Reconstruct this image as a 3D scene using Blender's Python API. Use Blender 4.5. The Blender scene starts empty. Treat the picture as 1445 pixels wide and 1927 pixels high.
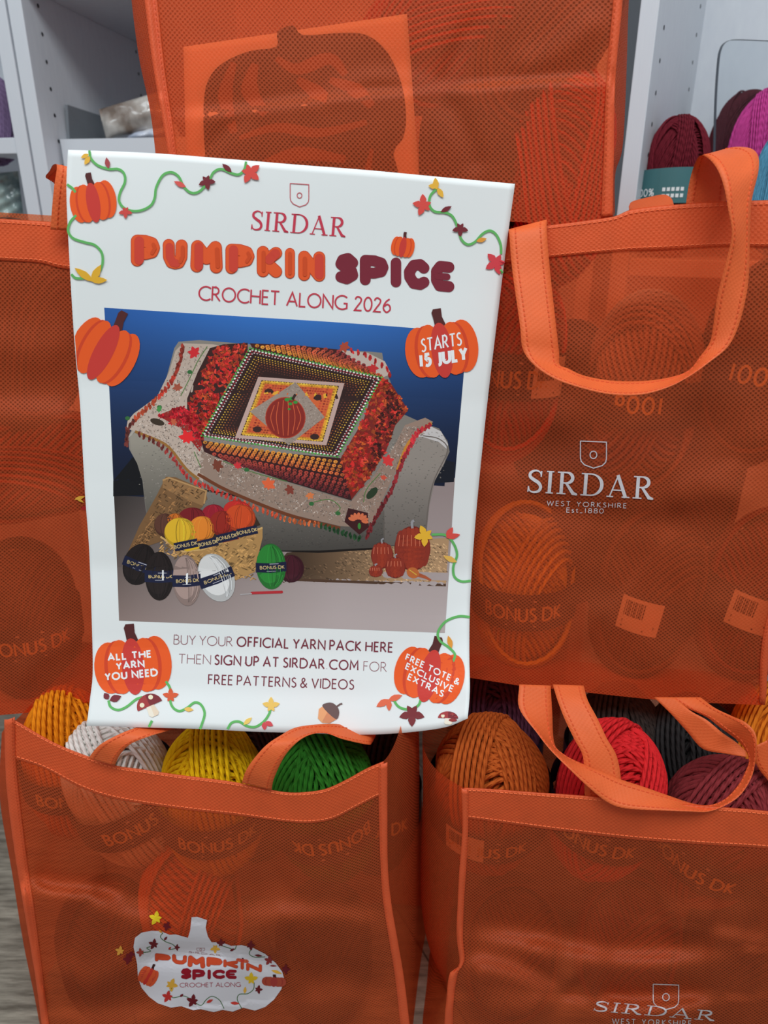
import bpy, math, random
import numpy as np
from mathutils import Vector, Matrix
from mathutils.bvhtree import BVHTree
from mathutils.geometry import tessellate_polygon

random.seed(7); rng = np.random.default_rng(7)
S = bpy.context.scene
COL = S.collection

# ------------------------------------------------------------------ camera, world, lights, exposure
F = 1335.0; PITCH = math.radians(22.0); CS, SN = math.cos(PITCH), math.sin(PITCH); H = 0.76
cam_d = bpy.data.cameras.new('camera'); cam = bpy.data.objects.new('camera', cam_d); COL.objects.link(cam)
cam.location = (0, 0, H); cam.rotation_euler = (math.pi/2 - PITCH, 0, 0)
cam_d.sensor_fit = 'HORIZONTAL'; cam_d.sensor_width = 36.0; cam_d.lens = F/1445.0*36.0
cam_d.clip_start = 0.02
cam_d.dof.use_dof = True; cam_d.dof.focus_distance = 0.56; cam_d.dof.aperture_fstop = 10.0
S.camera = cam

W = bpy.data.worlds.new('world'); S.world = W; W.use_nodes = True
bg = W.node_tree.nodes['Background']; bg.inputs['Color'].default_value = (0.86, 0.93, 1.0, 1); bg.inputs['Strength'].default_value = 0.29

def area(name, loc, rot, sx, sy, power, color):
    l = bpy.data.lights.new(name, 'AREA'); l.shape = 'RECTANGLE'; l.size = sx; l.size_y = sy
    l.energy = power; l.color = color
    o = bpy.data.objects.new(name, l); COL.objects.link(o); o.location = loc; o.rotation_euler = rot
    return o
area('ceiling_light_panel', (0.08, -0.42, H + 1.32), (math.radians(13), 0, 0), 1.5, 0.7, 27, (0.93, 0.98, 1.0))
area('ceiling_light_panel_far', (-1.25, -0.3, H + 1.5), (0, math.radians(-14), 0), 0.7, 1.3, 11, (0.86, 0.95, 1.0))

S.view_settings.view_transform = 'Standard'; S.view_settings.look = 'None'
S.view_settings.gamma = 1.0; S.view_settings.use_curve_mapping = False
S.view_settings.exposure = 0.1
S.cycles.use_denoising = True
S.cycles.transparent_max_bounces = 24
S.cycles.max_bounces = 10; S.cycles.diffuse_bounces = 5

# ------------------------------------------------------------------ pixel rays (only used to measure the place)
def ray(px, py):
    u = (px - 722.5)/F; v = (963.5 - py)/F
    return np.array([u, CS + v*SN, -SN + v*CS])
def at(px, py, Y):
    d = ray(px, py); t = Y/d[1]
    return np.array([d[0]*t, Y, H + d[2]*t])

# ------------------------------------------------------------------ colours and materials
def lin(c):
    c = np.asarray(c, float)/255.0
    return np.where(c <= 0.04045, c/12.92, ((c + 0.055)/1.055)**2.4)
def rgba(c): return tuple(lin(c)) + (1.0,)

def newmat(name):
    m = bpy.data.materials.new(name); m.use_nodes = True
    return m, m.node_tree, m.node_tree.nodes['Principled BSDF']
def plain(name, c, rough=0.6, metal=0.0, spec=0.4):
    m, nt, p = newmat(name)
    p.inputs['Base Color'].default_value = rgba(c); p.inputs['Roughness'].default_value = rough
    p.inputs['Metallic'].default_value = metal; p.inputs['Specular IOR Level'].default_value = spec
    return m
class NB:
    def __init__(s, nt): s.nt = nt
    def __call__(s, typ, **kw):
        n = s.nt.nodes.new(typ)
        for k, v in kw.items(): setattr(n, k, v)
        return n
    def link(s, a, b): s.nt.links.new(a, b)
    def math(s, op, a, b=None, clamp=False):
        n = s.nt.nodes.new('ShaderNodeMath'); n.operation = op; n.use_clamp = clamp
        for i, x in enumerate((a, b)):
            if x is None: continue
            if isinstance(x, (int, float)): n.inputs[i].default_value = x
            else: s.nt.links.new(x, n.inputs[i])
        return n.outputs[0]

def fabric(name, c, t0, t1, tint=(255, 190, 150), dots=1.0):
    """spun-bonded cloth: embossed diamond points, partly see-through"""
    m, nt, p = newmat(name); b = NB(nt)
    uv = b('ShaderNodeUVMap'); sep = b('ShaderNodeSeparateXYZ'); b.link(uv.outputs['UV'], sep.inputs[0])
    k = 2*math.pi/0.0038
    s1 = b.math('SINE', b.math('MULTIPLY', sep.outputs[0], k))
    s2 = b.math('SINE', b.math('MULTIPLY', sep.outputs[1], k*1.12))
    dot = b.math('MULTIPLY', b.math('ADD', b.math('MULTIPLY', s1, s2), 0.15), 1.3, clamp=True)
    noi = b('ShaderNodeTexNoise'); noi.inputs['Scale'].default_value = 55.0; noi.inputs['Detail'].default_value = 4
    b.link(uv.outputs['UV'], noi.inputs['Vector'])
    fib = b('ShaderNodeTexNoise'); fib.inputs['Scale'].default_value = 900.0; fib.inputs['Detail'].default_value = 2
    b.link(uv.outputs['UV'], fib.inputs['Vector'])
    mix = b('ShaderNodeMix', data_type='RGBA'); b.link(noi.outputs['Fac'], mix.inputs['Factor'])
    mix.inputs['A'].default_value = tuple(lin(c)*0.88) + (1,); mix.inputs['B'].default_value = tuple(np.minimum(lin(c)*1.12, 1)) + (1,)
    p.inputs['Roughness'].default_value = 0.58; p.inputs['Specular IOR Level'].default_value = 0.42
    b.link(mix.outputs['Result'], p.inputs['Base Color'])
    bump = b('ShaderNodeBump'); bump.inputs['Strength'].default_value = 0.35*dots; bump.inputs['Distance'].default_value = 0.0005
    hgt = b.math('SUBTRACT', b.math('MULTIPLY', fib.outputs['Fac'], 0.5), dot); b.link(hgt, bump.inputs['Height'])
    b.link(bump.outputs[0], p.inputs['Normal'])
    tl = b('ShaderNodeBsdfTranslucent'); b.link(mix.outputs['Result'], tl.inputs['Color'])
    m1 = b('ShaderNodeMixShader'); m1.inputs[0].default_value = 0.22
    b.link(p.outputs[0], m1.inputs[1]); b.link(tl.outputs[0], m1.inputs[2])
    tr = b('ShaderNodeBsdfTransparent'); tr.inputs['Color'].default_value = rgba(tint)
    fac = b.math('ADD', b.math('MULTIPLY', dot, (t1 - t0)*dots), t0, clamp=True)
    m2 = b('ShaderNodeMixShader'); b.link(fac, m2.inputs[0]); b.link(m1.outputs[0], m2.inputs[1]); b.link(tr.outputs[0], m2.inputs[2])
    out = nt.nodes['Material Output']; b.link(m2.outputs[0], out.inputs['Surface'])
    return m
ORANGE = (240, 107, 57)
M_cloth = fabric('orange_spunbond_cloth', ORANGE, 0.47, 0.76, tint=(255, 178, 138))
M_hem = fabric('orange_double_cloth', (243, 107, 56), 0.10, 0.20)
M_strap = fabric('orange_strap_cloth', (244, 114, 58), 0.0, 0.03, dots=0.6)
M_bind = fabric('orange_binding_cloth', (240, 102, 56), 0.0, 0.04, dots=0.5)

def yarn(name, c, rough=0.85, ply=1.0):
    m, nt, p = newmat(name); b = NB(nt)
    uv = b('ShaderNodeUVMap'); sep = b('ShaderNodeSeparateXYZ'); b.link(uv.outputs['UV'], sep.inputs[0])
    a = b.math('ADD', b.math('MULTIPLY', sep.outputs[0], 2*math.pi/0.0085), b.math('MULTIPLY', sep.outputs[1], 2*math.pi*3))
    w = b.math('ADD', b.math('MULTIPLY', b.math('SINE', a), 0.5), 0.5)
    noi = b('ShaderNodeTexNoise'); noi.inputs['Scale'].default_value = 1600.0; noi.inputs['Detail'].default_value = 3
    tc = b('ShaderNodeTexCoord'); b.link(tc.outputs['Object'], noi.inputs['Vector'])
    mix = b('ShaderNodeMix', data_type='RGBA'); b.link(noi.outputs['Fac'], mix.inputs['Factor'])
    mix.inputs['A'].default_value = tuple(lin(c)*0.72) + (1,); mix.inputs['B'].default_value = tuple(np.minimum(lin(c)*1.22, 1)) + (1,)
    b.link(mix.outputs['Result'], p.inputs['Base Color'])
    p.inputs['Roughness'].default_value = rough; p.inputs['Specular IOR Level'].default_value = 0.2
    p.inputs['Sheen Weight'].default_value = 0.25; p.inputs['Sheen Roughness'].default_value = 0.5
    p.inputs['Sheen Tint'].default_value = rgba(c)
    bump = b('ShaderNodeBump'); bump.inputs['Strength'].default_value = 0.8*ply; bump.inputs['Distance'].default_value = 0.0011
    b.link(b.math('ADD', w, b.math('MULTIPLY', noi.outputs['Fac'], 0.4)), bump.inputs['Height']); b.link(bump.outputs[0], p.inputs['Normal'])
    return m

def printed(name, rough=0.55, spec=0.3):
    m, nt, p = newmat(name); b = NB(nt)
    a = b('ShaderNodeAttribute', attribute_name='ink'); b.link(a.outputs['Color'], p.inputs['Base Color'])
    p.inputs['Roughness'].default_value = rough; p.inputs['Specular IOR Level'].default_value = spec
    return m
M_ink = printed('printed_ink'); M_inkcloth = printed('cloth_transfer_ink', 0.75, 0.2)
M_paper = plain('poster_paper', (236, 239, 238), 0.5, spec=0.3)
M_navy = plain('navy_label_paper', (24, 28, 52), 0.45)
M_teal = plain('teal_label_paper', (64, 112, 116), 0.5)
M_tag = plain('white_label_paper', (235, 232, 225), 0.5)
M_thread = plain('orange_sewing_thread', (246, 120, 70), 0.7)
M_threadred = plain('red_sewing_thread', (216, 84, 36), 0.7)

# ------------------------------------------------------------------ object helpers
def mk(name, verts, faces, mat, parent=None, uvs=None, cols=None, smooth=True):
    me = bpy.data.meshes.new(name)
    V = np.asarray(verts, dtype=np.float32)
    if isinstance(faces, np.ndarray):
        n, k = faces.shape
        me.vertices.add(len(V)); me.vertices.foreach_set('co', V.ravel())
        me.loops.add(n*k); me.loops.foreach_set('vertex_index', faces.astype(np.int32).ravel())
        me.polygons.add(n); me.polygons.foreach_set('loop_start', np.arange(0, n*k, k, dtype=np.int32))
        me.update(calc_edges=True)
    else:
        me.from_pydata([tuple(map(float, v)) for v in V], [], faces)
    if uvs is not None:
        vi = np.empty(len(me.loops), dtype=np.int32); me.loops.foreach_get('vertex_index', vi)
        l = me.uv_layers.new(name='UVMap'); l.data.foreach_set('uv', np.asarray(uvs, dtype=np.float32)[vi].ravel())
    if cols is not None:
        at_ = me.color_attributes.new('ink', 'FLOAT_COLOR', 'POINT')
        c4 = np.ones((len(V), 4), dtype=np.float32); c4[:, :3] = cols; at_.data.foreach_set('color', c4.ravel())
    if smooth: me.polygons.foreach_set('use_smooth', np.ones(len(me.polygons), dtype=bool))
    me.validate(); me.update()
    o = bpy.data.objects.new(name, me); COL.objects.link(o)
    if mat: me.materials.append(mat)
    if parent: o.parent = parent
    return o
def empty(name, loc):
    o = bpy.data.objects.new(name, None); COL.objects.link(o); o.location = [float(x) for x in loc]; o.empty_display_size = 0.02
    return o
def tag(o, label, cat, group=None):
    o['label'] = label; o['category'] = cat
    if group: o['group'] = group
    return o
def adopt(parent, *kids):
    bpy.context.view_layer.update()
    for k in kids:
        k.parent = parent; k.matrix_parent_inverse = Matrix.Translation(parent.location).inverted()
def struct(o): o['kind'] = 'structure'; return o

def gridfaces(n, m, off=0, flip=False):
    i = np.arange(n-1)[:, None]; j = np.arange(m-1)[None, :]
    a = (i*m + j).ravel(); f = np.stack([a, a+1, a+m+1, a+m], 1) + off
    return f[:, ::-1] if flip else f
def griduv(P):
    n, m, _ = P.shape
    du = np.concatenate([np.zeros((n, 1)), np.cumsum(np.linalg.norm(np.diff(P, axis=1), axis=2), 1)], 1)
    dv = np.concatenate([np.zeros((1, m)), np.cumsum(np.linalg.norm(np.diff(P, axis=0), axis=2), 0)], 0)
    # even spacing: one mean scale per direction, so the weave stays regular
    u = np.broadcast_to(du.mean(0)[None, :], (n, m)); v = np.broadcast_to(dv.mean(1)[:, None], (n, m))
    return np.stack([u, v], 2).reshape(-1, 2)
def sheet(name, P, mat, parent=None, cols=None):
    n, m, _ = P.shape
    return mk(name, P.reshape(-1, 3), gridfaces(n, m), mat, parent, uvs=griduv(P), cols=cols)
def slab(name, P, thick, mat, parent=None):
    """closed thin slab whose front is the grid P; thickness goes away from the camera"""
    n, m, _ = P.shape
    c = np.array([0, 0, H]); d = P - c; d = d/np.linalg.norm(d, axis=2, keepdims=True)
    Q = P + d*thick; V = np.concatenate([P.reshape(-1, 3), Q.reshape(-1, 3)])
    f = [gridfaces(n, m), gridfaces(n, m, n*m, True)]
    idx = np.arange(n*m).reshape(n, m)
    ring = np.concatenate([idx[0, :], idx[1:, -1], idx[-1, -2::-1], idx[-2:0:-1, 0]])
    nx = np.roll(ring, -1); f.append(np.stack([ring, ring + n*m, nx + n*m, nx], 1))
    uv = griduv(P)
    return mk(name, V, np.concatenate(f), mat, parent, uvs=np.concatenate([uv, uv]))
def resample(pl, n, smooth=True):
    p = np.asarray(pl, float)
    if smooth and len(p) > 2: p = catmull(p, 8)
    s = np.concatenate([[0], np.cumsum(np.linalg.norm(np.diff(p, axis=0), axis=1))])
    t = np.linspace(0, s[-1], n)
    return np.stack([np.interp(t, s, p[:, k]) for k in range(p.shape[1])], 1)
def catmull(p, k=8, closed=False):
    p = np.asarray(p, float)
    if closed: q = np.concatenate([p[-1:], p, p[:2]])
    else: q = np.concatenate([[2*p[0]-p[1]], p, [2*p[-1]-p[-2]]])
    out = []
    for i in range(1, len(q)-2):
        a, b, c, d = q[i-1:i+3]
        for t in np.linspace(0, 1, k, endpoint=False):
            out.append(0.5*((2*b) + (c-a)*t + (2*a-5*b+4*c-d)*t*t + (3*b-a-3*c+d)*t**3))
    if not closed: out.append(p[-1])
    return np.array(out)
def coons(top, bot, lef, rig, n, m):
    T, B, L, R = resample(top, m), resample(bot, m), resample(lef, n), resample(rig, n)
    u = np.linspace(0, 1, m)[None, :, None]; v = np.linspace(0, 1, n)[:, None, None]
    C = (1-v)*T[None] + v*B[None] + (1-u)*L[:, None] + u*R[:, None]
    return C - ((1-u)*(1-v)*T[0] + u*(1-v)*T[-1] + (1-u)*v*B[0] + u*v*B[-1])
def lift_px(G, Yf):
    """grid of pixel points + depths -> world points"""
    u = (G[..., 0] - 722.5)/F; v = (963.5 - G[..., 1])/F
    dy = CS + v*SN; dz = -SN + v*CS; t = Yf/dy
    return np.stack([u*t, Yf + 0*t, H + dz*t], -1)
def pl_dist(G, pl):
    """signed distance of each pixel point to a polyline, and a taper towards its ends"""
    p = catmull(pl, 6) if len(pl) > 2 else np.asarray(pl, float)
    best = np.full(G.shape[:2], 1e9); sg = np.zeros(G.shape[:2]); par = np.zeros(G.shape[:2])
    L = len(p) - 1
    for i in range(L):
        a, b = p[i], p[i+1]; d = b - a; l2 = (d**2).sum() + 1e-9
        t = np.clip(((G - a) @ d)/l2, 0, 1); q = a + t[..., None]*d
        r = np.linalg.norm(G - q, axis=2); cr = d[0]*(G[..., 1]-a[1]) - d[1]*(G[..., 0]-a[0])
        k = r < best; best = np.where(k, r, best); sg = np.where(k, np.sign(cr), sg); par = np.where(k, (i + t)/L, par)
    return best*sg, np.clip(np.minimum(par, 1-par)*5 + 0.15, 0, 1)
def wobble(G, amp, scale, seed, stretch=1.0):
    r = np.random.default_rng(seed); out = np.zeros(G.shape[:2])
    for k in range(9):
        a = r.uniform(0, math.pi); f = r.uniform(0.5, 1.6)/scale
        out += np.sin((G[..., 0]*math.cos(a)*f + G[..., 1]*math.sin(a)*f*stretch)*2*math.pi + r.uniform(0, 6.3))/(1 + k*0.3)
    return out*amp/2.2

class Drape:
    """casts points from the photograph's station onto a surface that stands in the scene"""
    def __init__(s, P):
        n, m, _ = P.shape
        V = [Vector(map(float, p)) for p in P.reshape(-1, 3)]
        s.bvh = BVHTree.FromPolygons(V, [tuple(map(int, f)) for f in gridfaces(n, m)])
        s.o = Vector((0, 0, H)); s.Ym = float(P[..., 1].mean())
    def __call__(s, px, py, lift=0.0):
        d = Vector(ray(px, py)).normalized()
        h = s.bvh.ray_cast(s.o, d)
        q = h[0]
        if q is None:
            q = s.bvh.find_nearest(Vector(at(px, py, s.Ym)))[0]
            t = q.y/d.y; q = s.o + d*t
        return np.array(q - d*lift)
    def grid(s, G, lift):
        n, m, _ = G.shape
        return np.array([[s(G[i, j, 0], G[i, j, 1], lift) for j in range(m)] for i in range(n)])

# ------------------------------------------------------------------ flat art (inks on paper and cloth)
class Art:
    def __init__(s, gain=1.0): s.V = []; s.Fc = []; s.C = []; s.L = []; s.gain = gain
    def tri(s, a, b, c, col, lay):
        k = len(s.V); s.V += [a, b, c]; s.Fc.append((k, k+1, k+2)); s.C += [col]*3; s.L += [lay]*3
    def quad(s, P, col, lay):
        k = len(s.V); s.V += list(P); s.Fc.append((k, k+1, k+2, k+3)); s.C += [col]*4; s.L += [lay]*4
    def poly(s, pts, col, lay, maxe=16.0, fcol=None, smooth=0):
        pts = catmull(pts, smooth, True) if smooth else np.asarray(pts, float)
        ts = tessellate_polygon([[Vector((p[0], p[1], 0)) for p in pts]])
        st = [tuple(np.asarray(pts[i], float) for i in t) for t in ts]
        while st:
            t = st.pop(); e = [np.linalg.norm(t[(i+1) % 3]-t[i]) for i in range(3)]; i = int(np.argmax(e))
            if e[i] > maxe:
                a, b, c = t[i], t[(i+1) % 3], t[(i+2) % 3]; m_ = (a+b)/2; st += [(a, m_, c), (m_, b, c)]
            else:
                k = len(s.V); s.V += list(t); s.Fc.append((k, k+1, k+2)); s.L += [lay]*3
                s.C += [fcol(*p) for p in t] if fcol else [col]*3
    def disc(s, x, y, rx, ry, col, lay, ang=0.0, n=14):
        t = np.linspace(0, 2*math.pi, n, endpoint=False); ca, sa = math.cos(ang), math.sin(ang)
        X = np.cos(t)*rx; Y = np.sin(t)*ry
        k = len(s.V); s.V += [np.array([x + a*ca - b*sa, y + a*sa + b*ca]) for a, b in zip(X, Y)]
        s.Fc.append(tuple(range(k, k+n))); s.C += [col]*n; s.L += [lay]*n
    def bigdisc(s, x, y, rx, ry, col, lay, ang=0.0):
        t = np.linspace(0, 2*math.pi, 28, endpoint=False); ca, sa = math.cos(ang), math.sin(ang)
        s.poly([(x + math.cos(a)*rx*ca - math.sin(a)*ry*sa, y + math.cos(a)*rx*sa + math.sin(a)*ry*ca) for a in t], col, lay)
    def stroke(s, pts, w, col, lay, smooth=0, closed=False, rounded=False, wf=None):
        p = np.asarray(pts, float)
        if smooth and len(p) > 2: p = catmull(p, smooth, closed)
        if closed: p = np.concatenate([p, p[:2]])
        if rounded == 2:
            for a, b in zip(p[:-1], p[1:]):
                d = b - a; L = np.linalg.norm(d); nn = np.array([-d[1], d[0]])/(L + 1e-9)*w/2; k = max(1, int(L/9))
                for i in range(k): q0 = a + d*i/k; q1 = a + d*(i+1)/k; s.quad([q0 + nn, q1 + nn, q1 - nn, q0 - nn], col, lay); lay += .04
            for q in p: s.disc(q[0], q[1], w/2, w/2, col, lay, n=18); lay += .04
            return
        if wf is None and not closed:
            q = [p[0]]
            for a, b in zip(p[:-1], p[1:]):
                k = max(1, int(np.linalg.norm(b-a)/9)); q += [a + (b-a)*(i+1)/k for i in range(k)]
            p = np.array(q)
        n = len(p); ws = np.full(n, w) if wf is None else np.interp(np.linspace(0, 1, n), np.linspace(0, 1, len(wf)), wf)*w
        d = np.diff(p, axis=0); d = d/(np.linalg.norm(d, axis=1, keepdims=True) + 1e-9)
        nr = np.stack([-d[:, 1], d[:, 0]], 1); off = np.zeros_like(p)
        for i in range(n):
            a = nr[max(i-1, 0)]; b = nr[min(i, n-2)]; mm = a + b; L = np.linalg.norm(mm)
            if L < 1e-6: off[i] = a; continue
            mm = mm/L; off[i] = mm/max(mm @ a, 0.45)
        A = p + off*ws[:, None]/2; B = p - off*ws[:, None]/2
        for i in range(n-1): s.quad([A[i], A[i+1], B[i+1], B[i]], col, lay)
        if rounded:
            for i in (0, n-1): s.disc(p[i][0], p[i][1], ws[i]/2, ws[i]/2, col, lay, n=16)
    def build(s, name, drape, parent, mat=None, lift=0.00035, step=7e-5):
        V = np.array([drape(v[0], v[1], lift + l*step) for v, l in zip(s.V, s.L)])
        C = np.array([lin(c) for c in s.C])*s.gain
        o = mk(name, V, [tuple(f) for f in s.Fc], mat or M_ink, parent, cols=np.clip(C, 0, 0.9), smooth=False)
        return o

def arc(cx, cy, rx, ry, a0, a1, n=14):
    t = np.radians(np.linspace(a0, a1, n)); return [(cx + math.cos(a)*rx, cy + math.sin(a)*ry) for a in t]
def cr(p, k=6): return [tuple(q) for q in catmull(p, k)]
GL = {
 'A': (.74, [[(0, 0), (.37, 1), (.74, 0)], [(.12, .33), (.62, .33)]]),
 'B': (.52, [[(0, 0), (0, 1), (.22, 1)] + arc(.22, .765, .22, .235, 90, -90) + [(0, .53)], [(.24, .53)] + arc(.24, .265, .27, .265, 90, -90) + [(0, 0)]]),
 'C': (.78, [arc(.5, .5, .5, .5, 48, 312, 22)]),
 'D': (.76, [[(0, 0), (0, 1), (.26, 1)] + arc(.26, .5, .5, .5, 90, -90, 18) + [(0, 0)]]),
 'E': (.42, [[(.42, 1), (0, 1), (0, 0), (.42, 0)], [(0, .53), (.38, .53)]]),
 'F': (.40, [[(.40, 1), (0, 1), (0, 0)], [(0, .53), (.37, .53)]]),
 'G': (.84, [arc(.5, .5, .5, .5, 48, 290, 20) + [(.84, .1), (.84, .44), (.6, .44)]]),
 'H': (.66, [[(0, 0), (0, 1)], [(.66, 0), (.66, 1)], [(0, .53), (.66, .53)]]),
 'I': (.0, [[(0, 0), (0, 1)]]),
 'J': (.24, [[(.24, 1), (.24, .12)] + arc(.04, .08, .2, .2, 0, -95, 8)]),
 'K': (.56, [[(0, 0), (0, 1)], [(.5, 1), (.04, .52), (.56, 0)]]),
 'L': (.42, [[(0, 1), (0, 0), (.42, 0)]]),
 'M': (.82, [[(0, 0), (.04, 1), (.41, .3), (.78, 1), (.82, 0)]]),
 'N': (.70, [[(0, 0), (0, 1), (.70, 0), (.70, 1)]]),
 'O': (.92, [arc(.46, .5, .46, .5, 0, 360, 30)]),
 'P': (.46, [[(0, 0), (0, 1), (.21, 1)] + arc(.21, .73, .25, .27, 90, -90) + [(0, .46)]]),
 'R': (.56, [[(0, 0), (0, 1), (.21, 1)] + arc(.21, .74, .24, .26, 90, -90) + [(0, .48)], [(.2, .48), (.56, 0)]]),
 'S': (.44, [cr([(.41, .9), (.24, 1), (.05, .86), (.08, .66), (.24, .53), (.42, .38), (.42, .14), (.22, 0), (.0, .1)])]),
 'T': (.60, [[(0, 1), (.60, 1)], [(.30, 1), (.30, 0)]]),
 'U': (.62, [[(0, 1), (0, .3)] + arc(.31, .3, .31, .3, 180, 360, 14) + [(.62, 1)]]),
 'V': (.68, [[(0, 1), (.34, 0), (.68, 1)]]),
 'W': (1.06, [[(0, 1), (.26, 0), (.53, .95), (.80, 0), (1.06, 1)]]),
 'X': (.64, [[(0, 1), (.64, 0)], [(0, 0), (.64, 1)]]),
 'Y': (.60, [[(0, 1), (.30, .48), (.60, 1)], [(.30, .48), (.30, 0)]]),
 '&': (.66, [cr([(.66, .0), (.36, .34), (.14, .68), (.16, .92), (.30, 1), (.42, .86), (.36, .68), (.1, .42), (.0, .22), (.14, .01), (.36, .06), (.56, .3), (.62, .46)])]),
 '.': (.06, [[(0, .0), (.06, .0), (.06, .06), (0, .06)]]),
 '_': (.34, [[(0, -.04), (.34, -.04)]]),
 '0': (.54, [arc(.27, .5, .27, .5, 0, 360, 26)]),
 '1': (.22, [[(.11, 0), (.11, 1)]]),
 '2': (.50, [cr([(.02, .8), (.1, .96), (.26, 1), (.44, .86), (.4, .62), (.2, .32), (.0, .0)]) + [(.5, 0)]]),
 '5': (.46, [[(.42, 1), (.10, 1), (.05, .56)] + cr([(.05, .56), (.24, .62), (.44, .5), (.44, .18), (.24, 0), (.0, .06)])]),
 '6': (.50, [cr([(.42, .98), (.2, .8), (.03, .5), (.02, .22), (.24, 0), (.48, .2), (.44, .48), (.26, .58), (.06, .42)])]),
 '8': (.50, [arc(.25, .76, .21, .24, 0, 360, 18), arc(.25, .26, .25, .26, 0, 360, 20)]),
 's': (.30, [cr([(.28, .56), (.14, .64), (.03, .52), (.14, .36), (.29, .2), (.2, .02), (.0, .06)])]),
 't': (.28, [[(.12, .85), (.12, .1), (.28, .02)], [(0, .62), (.28, .62)]]),
 'g': (.40, [arc(.2, .32, .2, .3, 0, 360, 16), [(.4, .62), (.4, -.1)] + arc(.2, -.1, .2, .18, 0, -140, 8)]),
 '%': (.70, [arc(.15, .78, .15, .2, 0, 360, 12), arc(.55, .22, .15, .2, 0, 360, 12), [(.1, 0), (.6, 1)]]),
}
def layout(s_, space=.20, word=.42):
    x = 0; out = []
    for ch in s_:
        if ch == ' ': x += word; continue
        w, st = GL[ch]; out.append((x, w, st, ch)); x += w + space
    return out, x - space
def text(art, s_, p0, p1, up, wt, col, lay, space=.20, word=.36):
    out, tot = layout(s_, space, word)
    p0 = np.array(p0, float); ax = (np.array(p1, float) - p0)/tot; up = np.array(up, float); h = np.linalg.norm(up)
    for x, w, st, ch in out:
        for pl in st:
            q = [p0 + ax*(x + a) + up*b for a, b in pl]
            if ch == '.': art.poly(q, col, lay)
            else: art.stroke(q, wt*h, col, lay)
# serif capitals for the logotype: (strokes with varying width), stems, thin serifs
def serif_word(art, word, p0, p1, up, col, lay, bold=1.0, space=.13):
    T, t = .135*bold, .05*bold
    W_ = {'S': .52, 'I': .26, 'R': .72, 'D': .80, 'A': .80}
    tot = sum(W_[c] for c in word) + space*(len(word)-1)
    p0 = np.array(p0, float); ax = (np.array(p1, float)-p0)/tot; up = np.array(up, float); k = (np.linalg.norm(ax)+np.linalg.norm(up))/2
    x = 0
    for ch in word:
        X = x
        def P(a, b): return p0 + ax*(X + a) + up*b
        def st(pl, w, wf=None, sm=0): art.stroke([P(a, b) for a, b in pl], w*k, col, lay, smooth=sm, wf=wf)
        def ser(a0, a1, b): st([(a0, b), (a1, b)], t)
        if ch == 'I':
            st([(.13, 0), (.13, 1)], T); ser(0, .26, .975); ser(0, .26, .025)
        elif ch == 'D':
            st([(.16, 0), (.16, 1)], T); ser(0, .34, .975); ser(0, .34, .025)
            st([(.1, .975), (.34, .975)] + arc(.34, .5, .40, .475, 85, -85, 16) + [(.34, .025), (.1, .025)], T, wf=[.4, .4, .5, .8, 1, 1, 1, .8, .5, .4, .4])
        elif ch == 'R':
            st([(.16, 0), (.16, 1)], T); ser(0, .30, .975); ser(0, .32, .025)
            st([(.1, .975), (.32, .975)] + arc(.32, .74, .22, .235, 85, -85, 12) + [(.32, .505), (.16, .505)], T, wf=[.4, .5, .9, 1, 1, .9, .5, .4])
            st([(.32, .50), (.58, .06), (.72, .02)], T, wf=[.7, 1, .6])
            ser(.56, .74, .02)
        elif ch == 'A':
            st([(.10, .0), (.38, 1)], t*1.1); st([(.36, 1.0), (.68, 0)], T); st([(.20, .32), (.56, .32)], t)
            ser(0, .24, .025); ser(.54, .82, .025)
        elif ch == 'S':
            st([(.46, .78), (.40, .93), (.24, .985), (.08, .88), (.07, .70), (.22, .56), (.38, .44), (.46, .26), (.40, .08), (.22, .015), (.08, .08), (.03, .24)], T, wf=[.35, .4, .55, .8, .9, 1, 1, .9, .8, .55, .4, .35], sm=5)
            st([(.455, .72), (.465, .98)], t); st([(.02, .02), (.03, .28)], t)
        x += W_[ch] + space
def shield(art, x0, x1, y0, y1, w, col, lay, sl=0.0):
    def P(a, b): return (x0 + (x1-x0)*a, y0 + (y1-y0)*b + sl*(x1-x0)*a)
    art.stroke([P(0, 0), P(1, 0), P(1, .62)] + [P(.97, .76), P(.84, .89), P(.5, 1.0), P(.16, .89), P(.03, .76), P(0, .62)] + [P(0, 0)], w, col, lay)
    r = (x1-x0)*.13; c = P(.5, .5)
    art.stroke([(c[0] + r*math.cos(a), c[1] + r*1.1*math.sin(a)) for a in np.linspace(0, 2*math.pi, 20)], w, col, lay)
PO, PD, PR_, PB = (232, 90, 36), (207, 68, 38), (200, 60, 52), (84, 40, 40)
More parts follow.
